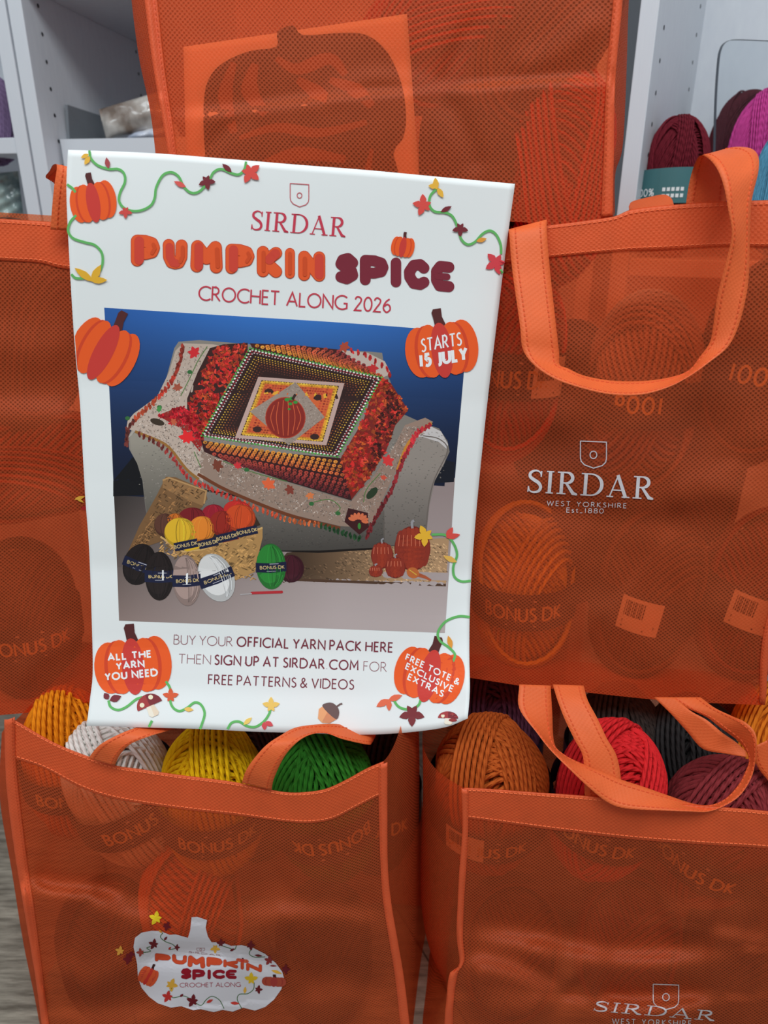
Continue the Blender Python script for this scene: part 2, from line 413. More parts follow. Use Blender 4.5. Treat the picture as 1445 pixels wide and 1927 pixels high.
def pumpkin(art, cx, cy, w, h, ang, lay, cols=(PO, PD, PR_, PB), stem=True, sdir=1, clipx=None):
    ca, sa = math.cos(ang), math.sin(ang); O, D, R, B = cols
    def E(x, y, rx, ry, c, l):
        if clipx is None: art.bigdisc(cx + x*ca - y*sa, cy + x*sa + y*ca, rx, ry, c, l, ang); return
        t = np.linspace(0, 2*math.pi, 28, endpoint=False)
        pts = [(cx + (x + math.cos(a)*rx)*ca - (y + math.sin(a)*ry)*sa, cy + (x + math.cos(a)*rx)*sa + (y + math.sin(a)*ry)*ca) for a in t]
        pts = [(max(p[0], clipx(p[1])), p[1]) for p in pts]; art.poly(pts, c, l)
    if stem:
        pts = [(-.05, -.40), (.10, -.40), (.06, -.55), (.06, -.70), (-.05, -.70), (-.075, -.64), (-.06, -.52)]
        art.poly([(cx + a*sdir*w*ca - b*h*sa, cy + a*sdir*w*sa + b*h*ca) for a, b in pts], B, lay)
    E(-.30*w, .02*h, .20*w, .44*h, O, lay+1); E(.30*w, .0*h, .20*w, .46*h, O, lay+1)
    E(-.20*w, .02*h, .17*w, .455*h, D, lay+2); E(.20*w, .02*h, .17*w, .455*h, D, lay+2)
    E(-.155*w, .02*h, .17*w, .465*h, O, lay+3); E(.155*w, .02*h, .17*w, .465*h, O, lay+3)
    E(0, .03*h, .145*w, .485*h, R, lay+4)
def leaf5(art, cx, cy, r, ang, col, lay, n=5, spread=300):
    for k in range(n):
        a = math.radians(ang + (k/(n-1) - .5)*spread); L = r*(1.0 if k in (0, n-1) else 1.12)
        if k == 0 or k == n-1: L = r*.8
        lens(art, (cx, cy), (cx + math.cos(a)*L, cy + math.sin(a)*L), L*.30, col, lay + .1*k)
    art.disc(cx, cy, r*.38, r*.38, col, lay + .7)
def lens(art, a, b, w, col, lay):
    a = np.array(a, float); b = np.array(b, float); d = b - a; n = np.array([-d[1], d[0]])/(np.linalg.norm(d)+1e-9)
    pts = [a, a + d*.25 + n*w*.75, a + d*.5 + n*w, a + d*.78 + n*w*.6, b, a + d*.78 - n*w*.6, a + d*.5 - n*w, a + d*.25 - n*w*.75]
    art.poly(pts, col, lay)
YL, MR, CO, GR, OK_ = (234, 178, 66), (118, 44, 52), (216, 78, 70), (98, 176, 96), (222, 150, 60)

# ------------------------------------------------------------------ the room: floor, wall behind, three white shelf units
def box_mesh(name, size, mat, parent=None, loc=(0, 0, 0), rotz=0.0, bevel=0.0012):
    x, y, z = size
    V = [(a, b, c) for a in (0, x) for b in (0, y) for c in (0, z)]
    Fc = [(0, 1, 3, 2), (4, 6, 7, 5), (0, 4, 5, 1), (2, 3, 7, 6), (0, 2, 6, 4), (1, 5, 7, 3)]
    o = mk(name, V, Fc, mat, parent, smooth=False); o.location = loc; o.rotation_euler = (0, 0, rotz)
    if bevel:
        b = o.modifiers.new('edge', 'BEVEL'); b.width = bevel; b.segments = 2
    return o

def floor_mat():
    m, nt, p = newmat('grey_wood_plank_vinyl'); b = NB(nt)
    tc = b('ShaderNodeTexCoord'); mp = b('ShaderNodeMapping'); b.link(tc.outputs['Object'], mp.inputs['Vector'])
    mp.inputs['Rotation'].default_value = (0, 0, math.radians(62)); mp.inputs['Scale'].default_value = (7, 60, 1)
    n = b('ShaderNodeTexNoise'); n.inputs['Scale'].default_value = 2.2; n.inputs['Detail'].default_value = 7; n.inputs['Roughness'].default_value = 0.62
    b.link(mp.outputs[0], n.inputs['Vector'])
    r = b('ShaderNodeValToRGB'); b.link(n.outputs['Fac'], r.inputs[0])
    r.color_ramp.elements[0].position = 0.33; r.color_ramp.elements[0].color = rgba((92, 84, 72))
    r.color_ramp.elements[1].position = 0.68; r.color_ramp.elements[1].color = rgba((172, 164, 148))
    br = b('ShaderNodeTexBrick'); m2 = b('ShaderNodeMapping'); m2.inputs['Rotation'].default_value = (0, 0, math.radians(62))
    b.link(tc.outputs['Object'], m2.inputs['Vector']); b.link(m2.outputs[0], br.inputs['Vector'])
    br.inputs['Scale'].default_value = 1.0; br.inputs['Brick Width'].default_value = 1.2; br.inputs['Row Height'].default_value = 0.15
    br.inputs['Mortar Size'].default_value = 0.0012; br.inputs['Color1'].default_value = (1, 1, 1, 1); br.inputs['Color2'].default_value = (.86, .86, .86, 1)
    br.inputs['Mortar'].default_value = (.3, .3, .3, 1)
    mx = b('ShaderNodeMix', data_type='RGBA', blend_type='MULTIPLY'); mx.inputs['Factor'].default_value = 1
    b.link(r.outputs[0], mx.inputs['A']); b.link(br.outputs['Color'], mx.inputs['B'])
    b.link(mx.outputs['Result'], p.inputs['Base Color']); p.inputs['Roughness'].default_value = 0.5
    return m
fl = mk('floor', [(-3, -2.5, 0), (3, -2.5, 0), (3, 2.2, 0), (-3, 2.2, 0)], [(0, 1, 2, 3)], floor_mat(), smooth=False); struct(fl)
M_wall = plain('pale_grey_wall_paint', (206, 208, 212), 0.8)
wl = box_mesh('wall_back', (6, 0.08, 2.6), M_wall, None, (-3, 1.62, 0), bevel=0); struct(wl)

def sew(o, lines, mat):
    me = o.data; allV, allF = [], []
    for V, Fc in lines: allF += [tuple(i + len(allV) for i in f) for f in Fc]; allV += V
    import bmesh
    bm = bmesh.new(); bm.from_mesh(me); me.materials.append(mat)
    vs = [bm.verts.new([float(x) for x in v]) for v in allV]
    for f in allF:
        q = bm.faces.new([vs[i] for i in f]); q.material_index = len(me.materials) - 1
    bm.to_mesh(me); bm.free()

def melamine():
    m, nt, p = newmat('white_melamine'); b = NB(nt)
    n = b('ShaderNodeTexNoise'); n.inputs['Scale'].default_value = 60; n.inputs['Detail'].default_value = 3
    r = b('ShaderNodeValToRGB'); b.link(n.outputs['Fac'], r.inputs[0])
    r.color_ramp.elements[0].color = rgba((206, 210, 218)); r.color_ramp.elements[1].color = rgba((222, 226, 230))
    b.link(r.outputs[0], p.inputs['Base Color']); p.inputs['Roughness'].default_value = 0.45
    return m
M_mel = melamine(); M_hole = plain('dark_peg_hole', (52, 54, 60), 0.9)
def bookcase(loc, rotz, width, label, shelf_z, holes=True, depth=0.30, height=1.75):
    e = empty('bookcase', loc); e.rotation_euler = (0, 0, rotz); t = 0.020
    tag(e, label, 'shelf unit', 'white shelf units')
    box_mesh('back_panel', (width - 2*t, 0.006, height), M_mel, e, (t, depth - 0.008, 0), bevel=0)
    for z in shelf_z: box_mesh('shelf', (width - 2*t - 0.001, depth - 0.012, 0.020), M_mel, e, (t + 0.0005, 0.003, z))
    for s, x in ((1, 0), (-1, width - t)):
        sp = box_mesh('side_panel', (t, depth, height), M_mel, e, (x, 0, 0)); xf = t if s > 0 else 0; V, Fc = [], []
        for yy in (0.037, depth - 0.05):
            for k in range(34):
                z = 0.55 + 0.032*k; o = len(V)
                V += [np.array((xf + s*0.0004, yy + 0.0026*math.cos(a), z + 0.0026*math.sin(a))) for a in np.linspace(0, 2*math.pi, 10, endpoint=False)]
                Fc.append(tuple(range(o, o + 10)))
        sew(sp, [(V, Fc)], M_hole)
    return e
PB_ = at(12, 0, 1.09)
bookcase((PB_[0], 1.09, 0), math.radians(-9), 0.765, 'white shelf unit behind the topmost bag, holding the white box', (0.06, 0.42, at(150, -28, 1.09)[2]), depth=0.36)
phi = math.radians(-9)
ca, sa = math.cos(phi), math.sin(phi)
bookcase((PB_[0] - 0.583*ca, 1.09 - 0.583*sa, 0), phi, 0.58, 'white shelf unit at the left edge, with lilac yarn on its shelf', (0.06, 0.42, at(10, 280, 1.14)[2]-0.010, 1.25), depth=0.34)
PC_ = at(1206, 0, 0.92)
PHC = math.radians(-30)
zc = at(1268, 358, 0.95)[2] - 0.077
bookcase((PC_[0], PC_[1], 0), PHC, 0.80, 'white shelf unit on the right, with dark red, pink and blue yarn', (0.06, 0.35, zc - 0.020, 1.42))

# white storage box with things in it, left of the topmost bag
M_white = plain('white_card', (214, 220, 226), 0.55)
def frame_box(name, size, wall, mat, parent):
    x, y, z = size; V, Fc = [], []
    def bx(a, b, c, d, e_, f):
        o = len(V); V.extend([(p, q, r) for p in (a, b) for q in (c, d) for r in (e_, f)])
        Fc.extend([tuple(o + i for i in q) for q in ((0, 1, 3, 2), (4, 6, 7, 5), (0, 4, 5, 1), (2, 3, 7, 6), (0, 2, 6, 4), (1, 5, 7, 3))])
    bx(0, x, 0, wall, 0, z); bx(0, x, y - wall, y, 0, z); bx(0, wall, wall, y - wall, 0, z); bx(x - wall, x, wall, y - wall, 0, z); bx(wall, x - wall, wall, y - wall, 0, wall)
    return mk(name, V, Fc, mat, parent, smooth=False)
bp = at(105, 262, 1.12); zb = 0.4405
e = frame_box('storage_box', (0.33, 0.22, bp[2] - zb), 0.005, M_white, None); e.location = (bp[0] + 0.006, 1.12, zb); e.rotation_euler = (0, 0, phi)
tag(e, 'open white storage box on the shelf left of the topmost bag', 'storage box')
M_grey = plain('grey_card', (126, 132, 138), 0.7)
g = mk('folder', [at(122, 197, 1.145), at(190, 219, 1.25), at(200, 290, 1.25), at(128, 290, 1.145)], [(0, 1, 2, 3)], M_grey, smooth=False)
sm = g.modifiers.new('thickness', 'SOLIDIFY'); sm.thickness = 0.004
tag(g, 'grey card folder standing at the left inside the white box', 'folder')
def packet(name, quad, Y, seed, mat, label, cat):
    q = np.array(quad, float); n = 26
    u, v = np.meshgrid(np.linspace(0, 1, n), np.linspace(0, 1, n)); u = u[..., None]; v = v[..., None]
    G = (1-u)*(1-v)*q[0] + u*(1-v)*q[1] + u*v*q[2] + (1-u)*v*q[3]
    puff = np.sin(np.pi*u[..., 0])*np.sin(np.pi*v[..., 0])
    f = lift_px(G, Y - 0.016*puff**0.6 + wobble(G, 0.004, 34, seed)); b_ = lift_px(G, Y + 0.010*puff**0.6)
    V = np.concatenate([f.reshape(-1, 3), b_.reshape(-1, 3)])
    o = mk(name, V, np.concatenate([gridfaces(n, n), gridfaces(n, n, n*n, True)]), mat); tag(o, label, cat); return o
def packet_mat(name, a, b_):
    m, nt, p = newmat(name); b = NB(nt); tc = b('ShaderNodeTexCoord')
    n = b('ShaderNodeTexNoise'); n.inputs['Scale'].default_value = 22; n.inputs['Detail'].default_value = 5; b.link(tc.outputs['Object'], n.inputs['Vector'])
    r = b('ShaderNodeValToRGB'); b.link(n.outputs['Fac'], r.inputs[0]); r.color_ramp.elements[0].position = .4; r.color_ramp.elements[1].position = .62
    r.color_ramp.elements[0].color = rgba(a); r.color_ramp.elements[1].color = rgba(b_)
    b.link(r.outputs[0], p.inputs['Base Color']); p.inputs['Roughness'].default_value = 0.18; p.inputs['Coat Weight'].default_value = 0.6
    return m
packet('plastic_packet', [(186, 206), (300, 172), (330, 236), (200, 262)], 1.19, 3, packet_mat('crinkled_brown_packet', (128, 112, 100), (214, 208, 200)), 'crinkled clear packet of brown goods lying in the white box', 'packet')
packet('paper_packet', [(236, 250), (330, 232), (340, 262), (240, 266)], 1.19, 5, packet_mat('pale_blue_packet', (196, 206, 226), (232, 234, 240)), 'pale blue and white packet under the brown packet in the white box', 'packet')
packet('plastic_bag', [(-40, 330), (34, 322), (46, 420), (-40, 420)], 1.17, 8, packet_mat('pale_green_packet', (120, 138, 138), (176, 196, 190)), 'clear pale green packet on the lowest visible shelf at the left edge', 'packet')

# ------------------------------------------------------------------ yarn balls
def ball_shape(P, a, c):
    """ellipsoid, waisted where the label sits"""
    z = P[:, 2]; w = 1 - 0.10*np.exp(-(z/0.42)**2)
    return np.stack([P[:, 0]*a*w, P[:, 1]*a*w, z*c], 1)
def ball_mesh(a, c, seed, bundles=17, per=9, seg=60, sides=6, rs=0.0021, base=False):
    r = np.random.default_rng(seed); Vs, Fs, Us = [], [], []; off = 0
    # solid core
    n, m = 24, 32; th = np.linspace(0.02, math.pi - 0.02, n); ph = np.linspace(0, 2*math.pi, m)
    P = np.stack([np.outer(np.sin(th), np.cos(ph)), np.outer(np.sin(th), np.sin(ph)), np.outer(np.cos(th), np.ones(m))], 2).reshape(-1, 3)
    Vs.append(ball_shape(P, a*0.81, c*0.85)); Fs.append(gridfaces(n, m)); Us.append(np.stack([P[:, 2]*c, P[:, 0]*3], 1)); off += n*m
    nw = 5 if bundles > 7 else 2
    for b in range(bundles + nw):
        wide = b < bundles; pk = per if wide else 7
        az = b*2.399963 + r.uniform(-.2, .2); ti = math.radians(r.uniform(58, 90) if b % 4 != 2 else r.uniform(28, 50))
        if not wide: ti = math.radians(r.uniform(66, 90))
        nrm = np.array([math.cos(az)*math.sin(ti), math.sin(az)*math.sin(ti), math.cos(ti)])
        e1 = np.cross(nrm, [0.13, 0.27, 0.95]); e1 /= np.linalg.norm(e1); e2 = np.cross(nrm, e1)
        c0 = r.uniform(-.3, .3)
        up = 0.15*b if b < bundles - 2 else (0.15*(bundles - 3) + (b - bundles + 3)*1.1 if wide else 0.15*(bundles - 3) + 2.2 + 0.85*(1 + (b % 3)))
        for k in range(pk):
            dl = np.clip(c0 + (k - pk/2)*(2*rs/a)*1.04 + r.normal(0, .004), -.93, .93); q = math.sqrt(1 - dl*dl)
            t = np.linspace(0, 2*math.pi, seg) + r.uniform(0, 6.28)
            wv = dl + 0.02*np.sin(t*2 + k*.05 + b) + .008*np.sin(t*3 + k)
            D = e1*np.cos(t)[:, None]*q + e2*np.sin(t)[:, None]*q + nrm*wv[:, None]
            D /= np.linalg.norm(D, axis=1, keepdims=True)
            lay = 0.83 + rs/a*(0.7 + up) + r.normal(0, 0.0002)/a
            C = ball_shape(D*lay, a, c*1.04)
            Tn = np.gradient(C, axis=0); Tn /= np.linalg.norm(Tn, axis=1, keepdims=True) + 1e-9
            N = D - (D*Tn).sum(1, keepdims=True)*Tn; N /= np.linalg.norm(N, axis=1, keepdims=True); B = np.cross(Tn, N)
            al = np.linspace(0, 2*math.pi, sides + 1)
            X = C[:, None] + rs*(N[:, None]*np.cos(al)[None, :, None] + B[:, None]*np.sin(al)[None, :, None])
            s_ = np.concatenate([[0], np.cumsum(np.linalg.norm(np.diff(C, axis=0), axis=1))])
            Vs.append(X.reshape(-1, 3)); Fs.append(gridfaces(seg, sides + 1, off))
            Us.append(np.stack([np.repeat(s_, sides + 1), np.tile(al/(2*math.pi), seg)], 1)); off += seg*(sides + 1)
    return np.concatenate(Vs), np.concatenate(Fs), np.concatenate(Us)
_cache = {}
def ball(label, pos, col, a=0.045, c=0.075, axis=(0, 0, 1), seed=1, fine=True, group=None, band='navy', mark='BONUS DK', rs=0.0021, ply=0.65, tagx=None, bundles=None, turn=0.0, cat='yarn ball'):
    e = empty('yarn_ball', pos); tag(e, label, cat, group)
    z = Vector(axis).normalized(); x = Vector((0, 0, H)) - Vector(list(map(float, pos))); x = (x - z*x.dot(z)).normalized(); y = z.cross(x)
    e.rotation_mode = 'QUATERNION'; e.rotation_quaternion = (Matrix((x, y, z)).transposed().to_quaternion() @ Matrix.Rotation(turn, 3, 'Z').to_quaternion())
    key = (a, c, seed, fine, rs)
    if key not in _cache:
        V, Fc, U = ball_mesh(a, c, seed, bundles=bundles or (9 if fine else 7), per=28 if fine else 14, seg=64 if fine else 36, sides=6 if fine else 4, rs=rs)
        _cache[key] = mk('yarn', V, Fc, None, None, uvs=U); o = _cache[key]; o.data.materials.append(None)
    else:
        o = _cache[key].copy(); COL.objects.link(o)
    o.parent = e; o.material_slots[0].link = 'OBJECT'; o.material_slots[0].material = yarn('yarn_%d_%d_%d' % tuple(col), col, ply=ply)
    if band:
        rb = a*0.78 + 0.0152; n = 48; hb = 0.019; ph = np.linspace(0, 2*math.pi, n); zz = np.linspace(-hb, hb, 5)
        P = np.stack([np.outer(np.ones(5), np.cos(ph))*rb, np.outer(np.ones(5), np.sin(ph))*rb, np.outer(zz, np.ones(n))], 2)
        bm = {'navy': M_navy, 'teal': M_teal}[band]
        bo = mk('paper_label', P.reshape(-1, 3), gridfaces(5, n), bm, e)
        A = Art(); cream = (226, 196, 130) if band == 'navy' else (225, 232, 232)
        def mp(v): return np.array([(rb + 0.0005)*math.cos(v[0]/rb), (rb + 0.0005)*math.sin(v[0]/rb), v[1]])
        if mark == '100%': text(A, mark, (-0.030, -0.010), (-0.006, -0.010), (0, 0.0075), .17, cream, 0, space=.26); [A.stroke([(0.004 + .005*i, y), (0.0075 + .005*i, y)], .004, cream, 0) for i in range(5) for y in (-.004, -.011)]
        elif mark: text(A, mark, (-0.0045*len(mark), -0.008), (0.0045*len(mark), -0.008), (0, 0.013), .16, cream, 0, space=.26)
        if mark == 'BONUS DK':
            A.stroke([(-0.012, 0.012), (0.012, 0.012)], 0.0016, (220, 220, 220), 0); A.stroke([(-0.016, -0.0135), (0.012, -0.0135)], 0.0012, (220, 220, 220), 0)
        if tagx is not None:
            for i in range(6): A.quad([(tagx - .018 + .006*i, -.0165), (tagx - .012 + .006*i, -.0165), (tagx - .012 + .006*i, .0165), (tagx - .018 + .006*i, .0165)], (238, 234, 226), 0)
            for i in range(11): A.quad([np.array((tagx - .014 + .0016*i, -.002)), np.array((tagx - .0133 + .0016*i + (i % 3)*.0003, -.002)), np.array((tagx - .0133 + .0016*i + (i % 3)*.0003, .013)), np.array((tagx - .014 + .0016*i, .013))], (60, 50, 46), 1)
            A.stroke([(tagx - .014, -.008), (tagx + .014, -.008)], .0022, (90, 70, 64), 1); A.stroke([(tagx - .014, -.013), (tagx + .006, -.013)], .0016, (90, 70, 64), 1)
        if A.V:
            V = np.array([mp(v)*np.array([1 + l*.004, 1 + l*.004, 1]) for v, l in zip(A.V, A.L)])
            mk('label_print', V, [tuple(f) for f in A.Fc], M_ink, bo, cols=np.array([lin(q) for q in A.C]), smooth=False)
    return e

# ------------------------------------------------------------------ bags
EB = np.array([math.sin(math.radians(9)), math.cos(math.radians(9)), 0.0])
def dashes(P, along, pos, w=0.0006, dash=2, gap=1, lift=0.0004):
    """sewn thread: short raised dashes along a grid line"""
    n, m, _ = P.shape; c = np.array([0, 0, H]); V, Fc = [], []
    line = P[:, int(pos*(m-1))] if along == 'v' else P[int(pos*(n-1)), :]
    s = np.concatenate([[0], np.cumsum(np.linalg.norm(np.diff(line, axis=0), axis=1))]); L = s[-1]; k = int(L/0.0036)
    d0 = line - c; d0 = d0/np.linalg.norm(d0, axis=1, keepdims=True); line = line - d0*lift
    f = lambda t: np.array([np.interp(t, s, line[:, i]) for i in range(3)])
    for i in range(k):
        a, b = f(i*L/k), f((i + .68)*L/k); d = b - a; v = (a - c)/np.linalg.norm(a - c)
        sd = np.cross(d, v); sd = sd/(np.linalg.norm(sd) + 1e-9)*w; o = len(V); V += [a - sd, a + sd, b + sd, b - sd, (a + b)/2 - v*0.0003]
        Fc += [(o, o+1, o+4), (o+1, o+2, o+4), (o+2, o+3, o+4), (o+3, o, o+4)]
    return V, Fc
def strap(name, st, parent, mid=7, sub=7, thick=0.0014, threads=True, label=None):
    st = np.array(st, float); st = catmull(st, sub)
    u = np.linspace(0, 1, mid)[None, :]
    G = np.stack([st[:, 0:1]*(1-u) + st[:, 3:4]*u, st[:, 1:2]*(1-u) + st[:, 4:5]*u], 2); Y = st[:, 2:3]*(1-u) + st[:, 5:6]*u
    P = lift_px(G, Y); o = slab(name, P, thick, M_strap, parent)
    if threads: sew(o, [dashes(P, 'v', 1/(mid-1), 0.0005), dashes(P, 'v', 1 - 1/(mid-1), 0.0005)], M_threadred)
    return o

def bag(label, top, bot, lef, rig, Ys, creases=(), wob=0.0016, seed=1, hem=None, binds=(), gl=None, gr=None, depth=0.19, group='orange tote bags', n=90, bulge=0.0, hemstitch=True, wscale=300):
    G = coons(top, bot, lef, rig, n, n)
    u = np.linspace(0, 1, n)[None, :]; v = np.linspace(0, 1, n)[:, None]
    Y = Ys[0]*(1-u)*(1-v) + Ys[1]*u*(1-v) + Ys[2]*u*v + Ys[3]*(1-u)*v
    edge = np.clip(np.minimum(u, 1-u)*8, 0, 1)*np.clip(v*5, 0, 1)
    Y = Y + wobble(G, wob, wscale, seed, 1.5)*edge - bulge*np.sin(np.pi*u)*np.sin(np.pi*np.clip(v, 0, 1))
    for pl, A, w, kind in creases:
        d, tp = pl_dist(G, pl)
        if kind == 'ridge': Y = Y - A*np.exp(-(d/w)**2)*tp
        elif kind == 'valley': Y = Y + A*np.exp(-(d/w)**2)*tp
        else: Y = Y - A*np.tanh(d/w)*np.exp(-np.abs(d)/(w*6))*tp        # a fold: one lip out, one lip in
    P = lift_px(G, Y)
    base = (P[-1].mean(0) + P[-1].mean(0) + EB*depth)/2
    e = empty('tote_bag', base); tag(e, label, 'tote bag', group)
    kids = [sheet('front_panel', P, M_cloth)]
    rails = []
    for side, g, E in ((-1, gl, P[:, 0]), (1, gr, P[:, -1])):
        if g:
            mid = lift_px(resample(g[0], n)[:, None, :], np.full((n, 1), 0.0) + (E[:, 1:2] + g[1]))[:, 0]
        else: mid = E + EB*depth*0.5 + np.array([side*0.012, 0, 0])
        back = E + EB*depth; rails.append(back)
        t = np.linspace(0, 1, 26)[None, :, None]
        ctrl = 2*mid - (E + back)/2
        Q = (1-t)**2*E[:, None] + 2*t*(1-t)*ctrl[:, None] + t*t*back[:, None]
        kids.append(sheet('side_panel', Q, M_cloth))
    t = np.linspace(0, 1, 40)[None, :, None]
    Bk = rails[0][:, None]*(1-t) + rails[1][:, None]*t
    kids.append(sheet('back_panel', Bk, M_cloth))
    t = np.linspace(0, 1, 16)[:, None, None]; b0 = P[-1][None]; b1 = np.stack([np.interp(np.linspace(0, 1, n), np.linspace(0, 1, 40), Bk[-1][:, k]) for k in range(3)], 1)[None]
    kids.append(sheet('base_panel', b0*(1-t) + b1*t, M_cloth))
    D = Drape(P)
    if hem:
        hl = catmull(hem, 8); k = 60
        Tp = resample(top, k); Tp = np.array(Tp); Lo = np.stack([Tp[:, 0], np.interp(Tp[:, 0], hl[:, 0], hl[:, 1])], 1)
        Tp2 = Tp + (Lo - Tp)*0.015
        HG = Tp2[None]*(1 - np.linspace(0, 1, 14))[:, None, None] + Lo[None]*np.linspace(0, 1, 14)[:, None, None]
        HP = D.grid(HG, 0.0007); ho = slab('top_hem', HP, 0.0005, M_hem); kids.append(ho)
        if hemstitch: sew(ho, [dashes(HP, 'u', 0.97, 0.0003), dashes(HP, 'u', 0.09, 0.0003)], M_thread)
    for inner, outer in binds:
        k = 70; I, O = resample(inner, k), resample(outer, k); uu = np.linspace(0, 1, 6)[None, :, None]
        BG = I[:, None]*(1-uu) + O[:, None]*uu
        BP = D.grid(BG, 0.0012)
        rnd = (np.sin(np.linspace(0, math.pi, 6))*0.0012 + rng.normal(0, 0.00012, (k, 6)))
        BP[..., 1] -= rnd
        bo = slab('edge_binding', BP, 0.002, M_bind); kids.append(bo)
        sew(bo, [dashes(BP, 'v', 0.2, 0.0003)], M_threadred)
    adopt(e, *kids)
    return e, D, P

# --- the topmost bag
L3, D3, P3 = bag('topmost orange tote bag, pumpkin leaflet showing through its front',
    [(272, -150), (560, -152), (860, -152), (1174, -150)],
    [(330, 400), (560, 412), (800, 420), (962, 417), (1049, 424), (1132, 412), (1152, 408)],
    [(272, -150), (285, 0), (300, 131), (323, 289), (330, 400)],
    [(1174, -150), (1165, 0), (1151, 148), (1148, 290), (1152, 408)],
    (0.65, 0.575, 0.572, 0.63),
    creases=[([(320, 216), (440, 206), (560, 190), (690, 176), (830, 167)], 0.0035, 9, 'fold'), ([(830, 167), (960, 156), (1075, 150), (1150, 152)], 0.0045, 8, 'fold'),
             ([(600, 190), (700, 150), (830, 166)], 0.002, 20, 'ridge'), ([(900, 20), (850, 120), (830, 166)], 0.002, 16, 'valley'), ([(830, 168), (880, 260), (900, 330)], 0.002, 22, 'valley'),
             ([(1148, 20), (1060, 90), (960, 140)], 0.002, 30, 'ridge'), ([(340, 330), (420, 250), (480, 205)], 0.0015, 18, 'valley')],
    binds=[([(280, -148), (296, 0), (310, 131), (332, 289), (338, 398)], [(256, -148), (272, 0), (289, 131), (316, 289), (324, 398)]),
           ([(1167, -148), (1154, 0), (1141, 149), (1136, 290), (1131, 410)], [(1186, -148), (1172, 0), (1158, 149), (1155, 290), (1153, 407)])],
    gl=([(256, -150), (268, 0), (283, 120), (306, 230), (322, 400)], 0.09), gr=([(1194, -150), (1177, 0), (1173, 150), (1166, 280), (1150, 330), (1148, 400)], 0.08), seed=3)
# --- the middle bags
L2R, D2R, P2R = bag('orange tote bag right of the poster with white shield logo and looping handle',
    [(790, 440), (958, 431), (1030, 424), (1150, 408), (1190, 394), (1290, 383), (1445, 376), (1620, 372)],
    [(770, 1262), (880, 1275), (990, 1292), (1040, 1296), (1250, 1318), (1437, 1327)],
    [(790, 440), (785, 700), (775, 1000), (770, 1262)], [(1620, 372), (1575, 700), (1510, 1000), (1452, 1190), (1437, 1327)],
    (0.575, 0.53, 0.525, 0.565),
    creases=[([(900, 905), (1000, 880), (1090, 862), (1200, 850), (1330, 868)], 0.006, 42, 'fold'), ([(880, 962), (1040, 960), (1180, 975), (1330, 985)], 0.004, 30, 'valley'),
             ([(1060, 1100), (1120, 1128), (1150, 1150)], 0.0025, 22, 'fold'), ([(1250, 940), (1340, 920), (1440, 950)], 0.004, 34, 'ridge'), ([(900, 800), (1000, 790), (1090, 800)], 0.003, 40, 'ridge')],
    hem=[(780, 520), (905, 500), (1032, 485), (1154, 474), (1271, 469), (1369, 464), (1445, 465), (1640, 462)],
    binds=[([(1600, 380), (1556, 700), (1491, 1000), (1437, 1190), (1428, 1322)], [(1620, 374), (1577, 700), (1513, 1000), (1455, 1190), (1440, 1327)])], seed=5, wscale=240)
L2L, D2L, P2L = bag('orange tote bag at the left edge, behind the poster, with one upright handle',
    [(-290, 392), (-120, 404), (0, 411), (140, 420), (300, 428)], [(-230, 1372), (-100, 1360), (0, 1346), (60, 1340), (165, 1321), (290, 1300)],
    [(-290, 392), (-290, 700), (-260, 1000), (-230, 1372)], [(300, 428), (298, 700), (294, 1000), (290, 1300)],
    (0.565, 0.555, 0.552, 0.56),
    creases=[([(-60, 766), (40, 762), (150, 766)], 0.006, 24, 'fold'), ([(-40, 640), (60, 660), (150, 640)], 0.003, 40, 'ridge'), ([(0, 880), (80, 900), (160, 890)], 0.004, 45, 'valley'), ([(20, 1300), (80, 1230), (160, 1190)], 0.002, 24, 'ridge')],
    hem=[(-300, 470), (0, 490), (76, 495), (131, 507), (310, 520)], seed=9, depth=0.17)
